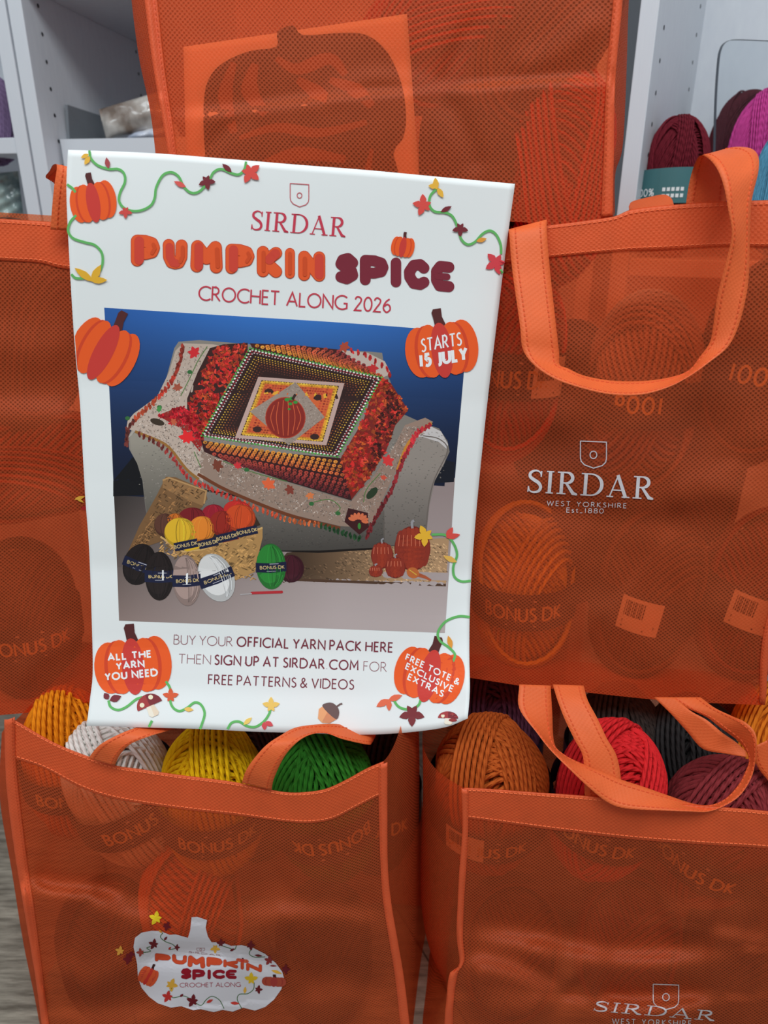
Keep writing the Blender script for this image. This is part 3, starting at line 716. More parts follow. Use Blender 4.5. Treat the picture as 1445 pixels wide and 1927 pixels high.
# --- the two bags on the floor
L1L, D1L, P1L = bag('lower left orange tote bag with white pumpkin print, holding orange, white, yellow and green yarn',
    [(24, 1352), (100, 1396), (166, 1423), (216, 1440), (266, 1447), (332, 1457), (440, 1471), (510, 1486), (548, 1491), (586, 1489), (616, 1483), (653, 1466), (689, 1446), (722, 1432)],
    [(118, 2140), (300, 2150), (560, 2160), (790, 2150)],
    [(24, 1352), (22, 1466), (40, 1600), (60, 1740), (84, 1880), (118, 2140)], [(722, 1432), (727, 1532), (728, 1632), (733, 1700), (745, 1780), (757, 1860), (768, 1940), (790, 2150)],
    (0.462, 0.432, 0.425, 0.452),
    creases=[([(52, 1655), (100, 1672), (165, 1677), (240, 1690)], 0.0090, 11, 'fold'), ([(165, 1690), (220, 1708), (300, 1725)], 0.0060, 16, 'fold'), ([(430, 1720), (540, 1712), (640, 1716), (720, 1730)], 0.0045, 18, 'fold'),
             ([(90, 1820), (180, 1850), (260, 1800)], 0.0060, 34, 'ridge'), ([(560, 1690), (480, 1760), (420, 1800)], 0.0060, 50, 'ridge'), ([(90, 1895), (180, 1912), (330, 1900)], 0.0060, 24, 'fold'), ([(250, 1808), (330, 1796), (440, 1796), (540, 1822)], 0.0045, 20, 'valley'),
             ([(560, 1850), (650, 1840), (740, 1870)], 0.0060, 40, 'valley')],
    hem=[(20, 1426), (83, 1446), (149, 1481), (206, 1501), (276, 1514), (365, 1526), (440, 1534), (540, 1547), (586, 1549), (626, 1542), (666, 1522), (711, 1499), (740, 1490)],
    binds=[([(28, 1349), (29, 1420), (36, 1500), (54, 1642), (66, 1722), (86, 1877), (118, 2120)], [(8, 1354), (10, 1440), (15, 1510), (30, 1620), (46, 1716), (72, 1877), (100, 2120)]),
           ([(712, 1437), (713, 1532), (716, 1632), (721, 1700), (734, 1780), (747, 1870), (772, 2120)], [(729, 1434), (729, 1532), (730, 1632), (737, 1704), (750, 1780), (764, 1870), (792, 2120)])],
    gl=([(40, 1345), (34, 1466), (55, 1600), (77, 1740), (104, 1880), (142, 2140)], 0.08), gr=([(760, 1340), (780, 1400), (785, 1500), (784, 1640), (783, 1780), (782, 1927), (796, 2150)], 0.07), seed=12)
L1R, D1R, P1R = bag('lower right orange tote bag holding rust, red, black and maroon yarn',
    [(872, 1482), (920, 1484), (1000, 1490), (1100, 1497), (1240, 1510), (1368, 1519), (1445, 1526), (1590, 1545)],
    [(838, 2140), (1100, 2150), (1350, 2160), (1560, 2165)],
    [(872, 1482), (876, 1560), (871, 1640), (867, 1700), (863, 1765), (866, 1812), (851, 1832), (842, 1880), (838, 1940), (838, 2140)], [(1590, 1545), (1580, 1760), (1570, 1960), (1560, 2165)],
    (0.436, 0.412, 0.405, 0.432),
    creases=[([(872, 1755), (960, 1764), (1060, 1782), (1140, 1798), (1250, 1800), (1380, 1790)], 0.0105, 20, 'fold'), ([(1330, 1748), (1390, 1758), (1445, 1770)], 0.0060, 16, 'fold'),
             ([(874, 1808), (930, 1812), (1000, 1838), (1060, 1870)], 0.0105, 20, 'fold'), ([(990, 1775), (1040, 1820), (1080, 1860)], 0.0060, 30, 'ridge'), ([(1120, 1884), (1200, 1890), (1350, 1880)], 0.0105, 14, 'fold'), ([(900, 1878), (1000, 1886), (1120, 1880)], 0.0060, 26, 'fold'),
             ([(1240, 1740), (1320, 1730), (1440, 1742)], 0.0060, 40, 'ridge')],
    hem=[(860, 1538), (879, 1540), (960, 1551), (1056, 1564), (1194, 1580), (1330, 1590), (1445, 1597), (1600, 1612)],
    binds=[([(882, 1484), (881, 1560), (877, 1640), (873, 1700), (871, 1765), (874, 1808), (862, 1830), (854, 1880), (852, 1940), (852, 2120)], [(868, 1483), (870, 1560), (864, 1640), (861, 1700), (859, 1760), (864, 1815), (846, 1832), (840, 1880), (836, 1940), (836, 2120)])],
    gl=([(796, 1372), (797, 1480), (793, 1600), (795, 1690), (812, 1760), (842, 1806), (806, 1850), (782, 1927), (782, 2140)], 0.085), seed=21)

# --- handles
def parts(e, *k): adopt(e, *k)
h1 = strap('handle', [
    (1290, 387, .560, 1366, 386, .560), (1296, 348, .560, 1369, 348, .562), (1305, 314, .555, 1371, 312, .566), (1317, 293, .540, 1366, 281, .568), (1334, 299, .525, 1404, 277, .556),
    (1351, 321, .515, 1425, 290, .540), (1363, 355, .509, 1427, 322, .526), (1370, 395, .506, 1414, 380, .518), (1377, 440, .505, 1411, 450, .514), (1366, 492, .508, 1409, 520, .510),
    (1350, 555, .511, 1403, 562, .507), (1342, 612, .513, 1390, 612, .505), (1335, 645, .514, 1370, 652, .503), (1316, 672, .515, 1334, 682, .500), (1294, 698, .515, 1294, 710, .497),
    (1255, 711, .515, 1254, 730, .496), (1205, 717, .515, 1204, 743, .496), (1150, 716, .516, 1147, 742, .497), (1100, 707, .518, 1093, 730, .500), (1068, 693, .521, 1040, 711, .507),
    (1053, 686, .524, 1002, 684, .515), (1052, 664, .527, 983, 655, .522), (1047, 620, .530, 978, 610, .527), (1036, 520, .545, 964, 510, .545), (1029, 440, .553, 958, 440, .556), (1029, 413, .560, 958, 431, .566)], L2R)
h2 = strap('handle', [(1184, 402, .72, 1183, 388, .72), (1190, 402, .715, 1190, 379, .725), (1214, 400, .71, 1220, 371, .73), (1240, 398, .71, 1249, 366, .73), (1258, 396, .715, 1263, 373, .725), (1266, 396, .72, 1268, 386, .72)], L2R, threads=False)
parts(L2R, h1, h2)
h3 = strap('handle', [(95, 432, .548, 170, 436, .546), (98, 390, .545, 172, 394, .543), (102, 350, .543, 176, 354, .541), (107, 313, .545, 180, 330, .543), (100, 310, .552, 176, 322, .556), (93, 322, .575, 150, 330, .585), (86, 334, .60, 120, 345, .605), (104, 350, .62, 140, 372, .62), (118, 420, .63, 170, 430, .63)], L2L)
parts(L2L, h3)
h4 = strap('handle', [(166, 1427, .450, 216, 1441, .447), (181, 1408, .447, 226, 1420, .446), (198, 1395, .447, 246, 1400, .447), (230, 1379, .452, 283, 1385, .452), (258, 1368, .462, 310, 1377, .462), (300, 1350, .485, 345, 1366, .485)], L1L)
h5 = strap('handle', [(455, 1473, .440, 511, 1487, .438), (462, 1452, .437, 516, 1464, .436), (476, 1430, .437, 535, 1424, .436), (500, 1403, .440, 560, 1396, .440), (526, 1385, .448, 586, 1382, .448), (560, 1368, .462, 614, 1380, .458), (620, 1362, .475, 645, 1391, .460), (660, 1366, .485, 690, 1401, .468), (704, 1370, .492, 700, 1398, .480), (712, 1366, .51, 708, 1380, .515)], L1L)
parts(L1L, h4, h5)
h6 = strap('handle', [(977, 1288, .485, 1036, 1290, .488), (977, 1333, .470, 1039, 1340, .474), (1010, 1379, .452, 1043, 1398, .460), (1036, 1412, .440, 1062, 1420, .450), (1072, 1448, .430, 1098, 1438, .442), (1108, 1482, .424, 1132, 1452, .438), (1142, 1509, .420, 1166, 1466, .436), (1176, 1521, .417, 1206, 1479, .434),
    (1240, 1525, .415, 1252, 1495, .430), (1298, 1527, .414, 1300, 1511, .428), (1334, 1527, .416, 1333, 1515, .428), (1368, 1514, .420, 1363, 1504, .430), (1394, 1495, .424, 1389, 1477, .434), (1413, 1465, .428, 1403, 1450, .438), (1421, 1435, .432, 1409, 1431, .444), (1424, 1401, .436, 1402, 1411, .452), (1420, 1378, .442, 1386, 1392, .458), (1402, 1359, .450, 1356, 1370, .466), (1376, 1347, .462, 1330, 1350, .476), (1345, 1332, .476, 1292, 1332, .488), (1318, 1312, .492, 1258, 1312, .500)], L1R)
h7 = strap('handle', [(1100, 1500, .436, 1167, 1500, .432), (1099, 1460, .440, 1168, 1464, .438), (1096, 1421, .445, 1160, 1422, .446), (1080, 1390, .452, 1142, 1390, .452), (1062, 1352, .462, 1124, 1352, .462), (1049, 1318, .474, 1106, 1318, .474), (1040, 1288, .488, 1098, 1290, .488)], L1R)
h8 = strap('handle', [(1230, 1312, .505, 1268, 1312, .498), (1262, 1343, .490, 1300, 1338, .482), (1293, 1377, .478, 1330, 1355, .472), (1322, 1409, .468, 1358, 1378, .466), (1362, 1418, .462, 1384, 1396, .464), (1406, 1425, .456, 1403, 1413, .460)], L1R, threads=False)
h9 = strap('handle', [(1418, 1405, .47, 1450, 1390, .47), (1424, 1440, .466, 1462, 1420, .466), (1446, 1470, .460, 1490, 1450, .460), (1470, 1500, .450, 1520, 1480, .450)], L1R)
h8.name = 'handle_inner_face'
parts(L1R, h6, h7, h8, h9)

# --- prints on the bags
WHT = (226, 222, 226)
A = Art(0.95)
shield(A, 1092, 1141, 830, 880, 2.0, WHT, 0, sl=.04); serif_word(A, 'SIRDAR', (992, 926), (1228, 940), (3, -42), WHT, 0, 1.0)
text(A, 'WEST YORKSHIRE', (1029, 951), (1178, 956), (0.5, -8.5), .15, WHT, 0, space=.42, word=.7)
text(A, 'Est_1880', (1066, 964), (1135, 966), (0.5, -8.5), .14, WHT, 0, space=.30)
parts(L2R, A.build('printed_logo', D2R, None, M_inkcloth, lift=0.0011))
A = Art(0.95)
shield(A, 1229, 1277, 1852, 1899, 1.8, (200, 190, 190), 0, sl=.04); serif_word(A, 'SIRDAR', (1116, 1902), (1343, 1921), (6, -18), (205, 196, 198), 0, .8)
text(A, 'WEST YORKSHIRE', (1152, 1927), (1300, 1931), (0.5, -10), .15, (205, 196, 198), 0, space=.42, word=.7)
parts(L1R, A.build('printed_logo', D1R, None, M_inkcloth, lift=0.0011))
A = Art(0.95)
lens(A, (140, 940), (160, 934), 3.4, YL, 1); lens(A, (142, 936), (158, 946), 2.6, YL, 1); lens(A, (152, 958), (166, 954), 4, (180, 40, 40), 1); leaf5(A, 176, 950, 16, 20, MR, 1)
parts(L2L, A.build('printed_logo', D2L, None, M_inkcloth, lift=0.0011))
A = Art(0.95); z6 = lambda q: [(200 + a/3.6125, 1690 + b/3.6125) for a, b in q]; Z = lambda a, b: (200 + a/3.6125, 1690 + b/3.6125)
A.poly(z6([(185, 330), (195, 270), (240, 235), (310, 222), (370, 225), (430, 250), (470, 247), (555, 270), (570, 220), (580, 130), (620, 128), (685, 150), (675, 200), (690, 260), (715, 300), (780, 300), (850, 325), (920, 320), (1000, 340), (1080, 380), (1150, 440), (1195, 500), (1208, 545), (1190, 620), (1140, 690), (1080, 740), (1010, 765), (930, 745), (860, 772), (790, 760), (730, 775), (640, 755), (590, 762), (510, 735), (440, 745), (350, 715), (290, 670), (240, 610), (215, 540), (210, 450)]), (220, 216, 222), 0, maxe=9)
dg = (70, 110, 60); dm = (112, 24, 32)
for pl in ([(385, 235), (368, 265), (400, 295), (450, 315), (470, 340), (430, 352)], [(300, 330), (275, 340), (300, 362), (240, 372)], [(770, 320), (820, 335), (870, 350), (885, 322)], [(985, 345), (972, 380), (1010, 402), (1080, 400)], [(445, 612), (425, 650), (455, 678), (520, 665), (570, 685), (640, 730), (680, 690), (720, 668), (770, 695), (800, 752)], [(1005, 575), (1000, 620), (960, 650), (905, 655), (890, 690), (920, 750)]):
    A.stroke(z6(pl), 1.4, dg, 5, smooth=5)
for x, y, r, an, c in ((340, 138, 13, 200, (238, 206, 40)), (408, 190, 9, 20, dm), (325, 315, 10, 200, dm), (235, 370, 8, 180, (170, 70, 60)), (150, 415, 10, 180, dm), (95, 360, 9, 200, (214, 150, 60)), (478, 336, 6, 0, dm), (740, 342, 9, 90, YL), (778, 308, 8, 270, dm), (978, 322, 9, 0, dm), (1108, 425, 9, 200, (150, 50, 50)), (1215, 485, 9, 0, dm), (440, 590, 12, 10, (222, 168, 60)), (420, 672, 11, 200, (196, 50, 44)), (590, 700, 12, 200, dm), (985, 552, 12, 270, (232, 192, 40)), (1032, 622, 8, 0, dm), (170, 380, 7, 90, dm)):
    q = Z(x, y); leaf5(A, q[0], q[1], r, an, c, 6)
for a, b, w, c in (((392, 288), (414, 262), 2.4, dm), ((500, 672), (524, 652), 2.4, dm), ((680, 712), (726, 690), 3, (200, 60, 50)), ((842, 712), (905, 718), 3.2, (200, 60, 50)), ((940, 650), (945, 602), 3, YL), ((840, 360), (872, 344), 2.4, dm), ((1006, 388), (1062, 394), 2.2, dm), ((1120, 490), (1195, 515), 3, YL), ((355, 215), (380, 238), 2, OK_), ((1110, 460), (1160, 462), 1.8, (150, 60, 60)), ((422, 352), (440, 332), 2, (190, 60, 50))):
    lens(A, Z(*a), Z(*b), w, c, 7)
q = Z(285, 530); pumpkin(A, q[0], q[1], 36, 36, math.radians(28), 8, ((216, 84, 44), (196, 64, 44), (200, 50, 40), (60, 26, 24)))
q = Z(1140, 568); pumpkin(A, q[0], q[1], 46, 19, math.radians(4), 8, ((176, 72, 52), (160, 58, 46), (168, 60, 52), (60, 26, 24)))
q = Z(925, 425); pumpkin(A, q[0], q[1], 24, 7, math.radians(10), 8, ((206, 90, 60), (190, 70, 50), (196, 60, 50), (60, 26, 24)))
shield(A, Z(615, 0)[0], Z(668, 0)[0], Z(0, 340)[1], Z(0, 362)[1], .8, (170, 120, 120), 5)
text(A, 'SIRDAR', Z(560, 372), Z(778, 396), (0, -3), .16, (150, 80, 84), 5)
BG = {'P': [[(0, 0), (0, 1), (.5, 1), (.9, .9), (1, .68), (.9, .46), (.5, .36), (0, .36)]], 'U': [[(0, 1), (.02, .35), (.22, .05), (.5, 0), (.78, .05), (.98, .35), (1, 1)]], 'M': [[(0, 0), (.04, 1), (.5, .42), (.96, 1), (1, 0)]],
      'K': [[(0, 0), (0, 1)], [(1, .98), (.15, .5), (1, .0)]], 'I': [[(.5, 0), (.5, 1)]], 'N': [[(0, 0), (0, 1), (1, 0), (1, 1)]], 'S': [[(1, .8), (.6, 1), (.15, .92), (0, .72), (.4, .54), (.9, .38), (1, .18), (.5, 0), (0, .08)]],
      'C': [[(1, .84), (.75, 1), (.3, .95), (0, .62), (.02, .35), (.3, .04), (.75, 0), (1, .12)]], 'E': [[(1, .98), (.3, 1), (0, .75), (0, .3), (.25, .02), (1, .0)], [(.1, .5), (.85, .49)]]}
def bubble(art, items, col, lay, edge=None, stripe=None, wt=.36):
    for n_, (ch, x0, x1, y0, y1, sl) in enumerate(items):
        h = y1 - y0; w = min(wt*h, (x1 - x0)*.9)
        def Q(a, b): X = x0 + w/2 + (x1 - x0 - w)*a; return (X, y1 - w/2 - (h - w)*b + sl*(X - x0))
        for pl in BG[ch]:
            p = [Q(a, b) for a, b in pl]
            if ch == 'E' and len(pl) == 2: art.stroke(p, w*.62, col, lay + (7 if edge else 3), rounded=2); continue
            if edge: art.stroke(p, w, edge, lay, rounded=2); art.stroke(p, w*.90, col, lay + 4, rounded=2)
            else: art.stroke(p, w, col, lay, rounded=2)
        if stripe:
            dk = (206, 76, 36)
            for ln, wf, c in {'P': ([[(.12, .02), (.12, 1)], .58, stripe], [[(.98, .86), (1.08, .66), (.9, .4)], .22, dk]), 'U': ([[(.05, .9), (.08, .35), (.35, .02), (.6, 0)], .5, stripe], [[(1.08, .9), (1.08, .4), (.9, .1)], .24, dk]), 'M': ([[(.1, 0), (.1, 1)], .52, stripe], [[(1.08, .04), (1.04, .9)], .26, dk]),
                              'K': ([[(.04, .02), (.04, .98)], .24, dk], [[(.95, .95), (.5, .62)], .6, stripe]), 'I': ([[(.5, .02), (.5, .98)], .26, dk],), 'N': ([[(.04, .02), (.04, .9)], .26, dk], [[(1.0, .04), (1.0, .96)], .56, stripe])}[ch]:
                art.stroke([Q(a, b) for a, b in ln], w*wf*1.3, c, lay + (8 if c == stripe else 11), rounded=2)
bubble(A, [(c, *Z(x0, 0)[:1], *Z(x1, 0)[:1], Z(0, y0)[1], Z(0, y1)[1], .10) for c, x0, x1, y0, y1 in (('P', 330, 438, 374, 430), ('U', 446, 548, 380, 446), ('M', 552, 672, 388, 468), ('P', 680, 790, 398, 466), ('K', 795, 895, 416, 470), ('I', 903, 945, 430, 484), ('N', 950, 1058, 440, 494))], (204, 74, 40), 9, edge=(170, 50, 36), wt=.42)
bubble(A, [(c, *Z(x0, 0)[:1], *Z(x1, 0)[:1], Z(0, y0)[1], Z(0, y1)[1], .0) for c, x0, x1, y0, y1 in (('S', 508, 578, 476, 552), ('P', 584, 672, 484, 556), ('I', 680, 718, 486, 552), ('C', 722, 806, 486, 550), ('E', 812, 886, 486, 550))], (150, 16, 36), 9, wt=.34)
text(A, 'CROCHET ALONG', Z(500, 606), Z(912, 602), (0, -7.6), .12, (170, 50, 66), 9)
parts(L1L, A.build('printed_logo', D1L, None, M_inkcloth, lift=0.0010, step=5e-5))

# ------------------------------------------------------------------ the poster leaning on the bags
n = 80
GP = coons([(128, 282), (220, 285), (315, 290), (440, 300), (560, 310), (690, 320), (818, 332), (969, 346)],
           [(163, 1366), (270, 1369), (380, 1372), (480, 1377), (560, 1379), (640, 1382), (710, 1382), (780, 1377), (840, 1368), (880, 1352)],
           [(128, 282), (125, 345), (127, 420), (137, 600), (145, 700), (151, 768), (160, 930), (168, 1040), (174, 1217), (174, 1275), (170, 1310), (163, 1366)],
           [(969, 346), (952, 470), (937, 590), (919, 740), (904, 880), (893, 1000), (885, 1120), (883, 1220), (884, 1300), (880, 1352)], n, n)
u = np.linspace(0, 1, n)[None, :]; vy = GP[..., 1].mean(1)[:, None]
Yp = np.interp(vy, [300, 520, 740, 920, 1080, 1220, 1300, 1372], [.519, .5155, .511, .503, .494, .478, .465, .449])*1.05 + (u - .5)*.034
Yp = Yp + 0.0012*np.sin(vy/95 + u*3) - 0.010*np.clip((u - .84)/.16, 0, 1)**2*np.clip((vy - 1150)/220, 0, 1) - 0.002*np.exp(-((vy - 1305)/26)**2)*np.clip((u - .7)*4, 0, 1)
PP = lift_px(GP, Yp); DP = Drape(PP)
poster = slab('poster', PP, 0.00025, M_paper); 
pe = tag(poster, 'white printed poster with pumpkin borders and a sofa picture, leaning on the bags', 'poster')
def pput(a, name, **k):
    k.setdefault('lift', 0.0003); k.setdefault('step', 4e-5); o = a.build(name, DP, None, M_ink, **k); o.parent = poster; return o
GAIN = 1.12

# the printed picture --------------------------------------------------
A = Art(GAIN)
TLc, TRc, BRc, BLc = (196, 579), (879, 625), (837, 1191), (224, 1168)
Lx = [(196, 579), (206, 740), (213, 900), (220, 1060), (224, 1168)]; Rx = [(879, 625), (873, 698), (856, 900), (846, 1060), (837, 1191)]
m_ = 36; C_ = coons([TLc, (430, 594), (640, 607), TRc], [BLc, (540, 1180), BRc], Lx, Rx, m_, m_)
def wallcol(x, y):
    f = np.clip((y - 590)/300, 0, 1); g = math.exp(-((x - 560)/330)**2)
    a = np.array([38, 80, 146]) + np.array([16, 36, 50])*g; b = np.array([18, 26, 48])
    return tuple(a*(1-f)**1.3 + b*(1-(1-f)**1.3))
def floorcol(x, y):
    f = np.clip((x - 215)/420, 0, 1)**.8; g = np.clip((y - 930)/240, 0, 1)
    a = np.array([50, 44, 42])*(1-f) + np.array([150, 134, 132])*f; b = np.array([136, 116, 110])*(1-f) + np.array([178, 164, 162])*f
    return tuple(a*(1-g) + b*g)
hz = lambda x: 934 - (x - 213)*.044
for i in range(m_-1):
    for j in range(m_-1):
        q = [C_[i, j], C_[i, j+1], C_[i+1, j+1], C_[i+1, j]]; cx, cy = np.mean(q, 0); k = len(A.V); A.V += q; A.Fc.append((k, k+1, k+2, k+3)); A.L += [0]*4
        A.C += [(wallcol if cy < hz(cx) else floorcol)(*p) for p in q]
A.poly([(213, 905), (213, 934), (290, 931), (285, 880), (250, 860)], (16, 16, 20), 1); A.poly([(815, 860), (856, 870), (854, 907), (808, 910)], (22, 26, 36), 1)
# rug
def rugc(x, y): f = np.clip((x - 560)/200, 0, 1); return tuple(np.array([72, 54, 40])*(1-f) + np.array([176, 140, 104])*f)
A.poly([(520, 1062), (540, 1040), (700, 1020), (845, 1012), (839, 1100), (560, 1092)], None, 2, fcol=rugc)
for i in range(900):
    x = random.uniform(530, 842); y = random.uniform(1020, 1096)
    if y < 1062 and x < 660 - (y - 1030): continue
    if x < 845 - (y - 1012)*.06: A.disc(x, y, 2.6, 1.1, (lambda c, k: tuple(np.clip(np.array(c)*k, 0, 255)))(rugc(x, y), random.choice((.7, 1.2, 1.35))), 3, ang=.5, n=5)
A.stroke([(556, 1091), (690, 1096), (839, 1101)], 5, (78, 54, 40), 4)
# sofa
def sofac(x, y):
    f = np.clip((y - 900)/140, 0, 1); r = np.clip((x - 640)/200, 0, 1)
    return tuple(np.array([136, 128, 120])*(1-f*.48)*(1 - .12*r))
A.poly([(328, 655), (336, 643), (375, 640), (520, 652), (700, 662), (719, 664), (723, 690), (760, 780), (800, 798), (826, 806), (842, 830), (846, 850), (836, 872), (818, 905), (808, 950), (800, 1022), (716, 1030), (600, 1036), (520, 1036), (440, 1030), (286, 1010), (274, 960), (268, 905), (258, 872), (243, 845), (241, 822), (252, 800), (300, 760)], None, 5, maxe=18, fcol=sofac)
A.stroke([(243, 822), (258, 806), (290, 800), (318, 815)], 4, (168, 160, 150), 6, smooth=4); A.poly([(244, 822), (262, 808), (296, 806), (330, 850), (382, 900), (380, 925), (300, 950), (284, 1000), (274, 950), (268, 905), (258, 872), (246, 845)], None, 6, fcol=lambda x, y: tuple(np.array([150, 142, 130])*(1 - .4*np.clip((y-830)/150, 0, 1))))
A.poly([(778, 800), (806, 800), (830, 812), (843, 836), (838, 858), (812, 850), (786, 820)], (196, 190, 188), 6); A.poly([(770, 822), (795, 822), (826, 832), (842, 846), (836, 872), (818, 905), (808, 950), (800, 1020), (722, 1028), (720, 930), (748, 860)], None, 7, fcol=lambda x, y: tuple(np.array([146, 136, 128])*(1 - .3*np.clip((y-880)/140, 0, 1))))
A.stroke([(796, 820), (826, 826), (842, 848), (818, 900), (806, 950), (799, 1020)], 2.0, (108, 98, 92), 8, smooth=4); A.stroke([(722, 960), (723, 1028)], 1.5, (90, 82, 76), 8)
A.stroke([(290, 1012), (440, 1032), (600, 1038), (716, 1031)], 5, (26, 20, 18), 4); A.stroke([(384, 922), (450, 934), (560, 962)], 4, (40, 32, 28), 7)
for i in range(2200):
    x = random.uniform(250, 836); y = random.uniform(812, 1030)
    if (x < 300 and y > 950) or (x > 800 and y > 900) or (x < 262): continue
    A.disc(x, y, 1.7, .7, tuple(np.array(sofac(x, y))*random.choice((.82, 1.16))), 8, n=4)
# blanket: cream border, red shaggy panels, bobble triangles, dark square
CRM, DBR = (186, 166, 152), (58, 32, 30)
A.poly([(344, 646), (400, 648), (430, 652), (360, 740), (352, 780), (384, 850), (382, 908), (350, 880), (318, 842), (290, 826), (254, 812), (238, 806), (240, 792), (252, 778), (296, 746), (318, 700), (330, 660)], CRM, 9, maxe=20)
A.poly([(378, 846), (420, 868), (540, 908), (662, 944), (674, 992), (640, 990), (540, 966), (430, 922), (376, 892)], (150, 126, 112), 9); A.poly([(815, 794), (800, 786), (762, 800), (736, 850), (700, 900), (660, 944), (672, 992), (700, 984), (724, 930), (748, 880), (770, 830)], (150, 124, 110), 9)
A.poly([(640, 658), (692, 664), (724, 680), (736, 704), (716, 712), (690, 702)], (190, 172, 160), 9)
A.poly([(395, 655), (420, 648), (466, 645), (466, 660), (420, 740), (382, 824), (360, 812), (352, 780), (352, 750), (372, 700)], DBR, 10); A.poly([(296, 782), (340, 764), (372, 780), (384, 826), (376, 850), (340, 806)], (150, 38, 34), 10)
A.poly([(712, 706), (736, 722), (768, 772), (744, 800), (726, 850), (692, 902), (660, 942), (640, 864), (684, 790)], (120, 36, 30), 10)
def shag(poly, nn, cols, lay, r=5.6):
    P_ = np.array(poly, float); lo, hi = P_.min(0), P_.max(0); c = 0
    while c < nn:
        x, y = random.uniform(lo[0], hi[0]), random.uniform(lo[1], hi[1]); ins = False
        for i in range(len(P_)):
            a, b = P_[i], P_[i-1]
            if (a[1] > y) != (b[1] > y) and x < (b[0]-a[0])*(y-a[1])/(b[1]-a[1]) + a[0]: ins = not ins
        if not ins: continue
        c += 1; col = random.choice(cols); k = random.uniform(.62, 1.12); an = random.uniform(0, 3.14)
        for q in range(2): A.disc(x + random.uniform(-2, 2), y + random.uniform(-2, 2), r*random.uniform(.6, 1), r*.36, tuple(np.clip(np.array(col)*k, 0, 255)), lay, ang=an + q*1.2, n=6)
REDS = [(222, 46, 46), (206, 42, 38), (190, 60, 36), (236, 66, 54), (160, 36, 34), (206, 84, 42)]
shag([(408, 654), (466, 646), (466, 662), (420, 740), (382, 822), (362, 808), (356, 752), (380, 700)], 330, REDS, 11)
shag([(296, 782), (340, 764), (372, 780), (384, 826), (366, 822)], 90, [(222, 40, 52), (206, 30, 44)], 11)
shag([(712, 706), (736, 722), (766, 770), (740, 798), (726, 848), (692, 900), (662, 938), (642, 866), (684, 790)], 480, REDS + [(214, 96, 40), (200, 84, 44)], 11)
shag([(730, 730), (766, 772), (742, 800), (724, 850), (694, 898), (700, 830)], 120, [(84, 30, 26), (60, 24, 24), (150, 40, 36)], 12)
# bobble triangles
A.poly([(470, 646), (560, 650), (640, 658), (694, 700), (700, 712), (590, 690), (478, 660)], (66, 30, 28), 11); A.poly([(378, 828), (500, 850), (640, 862), (662, 942), (540, 906), (420, 866), (384, 850)], (56, 26, 28), 11)
def bobbles(c0, c1, c2, rows, cols_, a, b, lay, rx=4.3, ry=3.3):
    """rows between the edges c0-c1 and c2 (a triangle or strip), colour from a to b"""
    for i in range(rows):
        f = (i + .5)/rows; p = np.array(c0)*(1-f) + np.array(c2[0])*f; q = np.array(c1)*(1-f) + np.array(c2[1])*f
        L = np.linalg.norm(q - p); k = max(2, int(L/cols_))
        for j in range(k):
            g = (j + .5*(i % 2) + .25)/k
            if g > 1: continue
            x, y = p*(1-g) + q*g; col = np.array(a)*(1-f) + np.array(b)*f; col = col*random.uniform(.8, 1.12)
            A.disc(x, y, rx, ry, tuple(np.clip(col, 0, 255)), lay, n=7); A.disc(x + .7, y + .6, rx*.35, ry*.35, tuple(col*.5), lay + 1, n=5)
bobbles((474, 650), (694, 704), ((560, 650), (716, 706)), 6, 10.4, (226, 146, 56), (206, 84, 60), 12)
bobbles((560, 652), (700, 700), ((640, 658), (706, 698)), 4, 10.4, (206, 96, 60), (150, 50, 56), 12)
bobbles((382, 830), (638, 866), ((392, 846), (648, 898)), 4, 10.6, (236, 156, 60), (206, 96, 56), 12); bobbles((396, 852), (648, 900), ((440, 872), (660, 940)), 5, 10.6, (184, 72, 56), (104, 36, 44), 12)
# dark square with dotted rounds
SQ = [np.array(q, float) for q in ((470, 655), (718, 710), (635, 860), (379, 820))]
A.poly(SQ, (50, 30, 28), 13)
CN = np.array((545, 772.0))
for rnd, (f, col, r, st) in enumerate(((1.0, (84, 170, 70), 2.3, 6.0), (.975, (226, 222, 210), 2.3, 6.4), (.945, (150, 44, 56), 2.2, 5.6), (.925, (224, 206, 200), 1.6, 5.6), (.86, (214, 172, 60), 1.5, 5.4), (.82, (206, 150, 52), 1.4, 5.4), (.78, (196, 128, 52), 1.4, 5.4), (.735, (150, 76, 44), 1.4, 5.4), (.69, (124, 60, 44), 1.4, 5.2), (.645, (92, 50, 40), 1.4, 5.2))):
    Q = [CN + (q - CN)*f for q in SQ]
    for i in range(4):
        a, b = Q[i], Q[(i+1) % 4]; k = int(np.linalg.norm(b-a)/st)
        for j in range(k): p = a + (b-a)*(j + .5*(rnd % 2))/k; A.disc(p[0], p[1], r, r*.8, tuple(np.array(col)*random.uniform(.85, 1.08)), 14, n=6)
IN = [np.array(q, float) for q in ((486, 709), (648, 721), (614, 838), (442, 824))]
A.poly(IN, (190, 158, 148), 15)
def scal(f): c = np.mean(IN, 0); return [c + (q - c)*f for q in IN]
A.poly(scal(.90), (60, 36, 30), 16); A.poly(scal(.875), (226, 164, 52), 17); A.poly(scal(.80), (206, 96, 52), 18)
for f, col in ((.87, (236, 184, 64)), (.82, (214, 140, 44)), (.75, (206, 84, 54)), (.68, (176, 60, 44)), (.6, (190, 70, 50))):
    Q = scal(f)
    for i in range(4):
        a, b = Q[i], Q[(i+1) % 4]; k = int(np.linalg.norm(b-a)/5)
        for j in range(k): p = a + (b-a)*(j + .5)/k; A.disc(p[0], p[1], 2.4, 1.8, tuple(np.array(col)*random.uniform(.75, 1.1)), 19, n=6)
for p in ((506, 737), (598, 748), (484, 808), (592, 822)): A.disc(p[0], p[1], 9, 6, (58, 34, 32), 20, n=7)
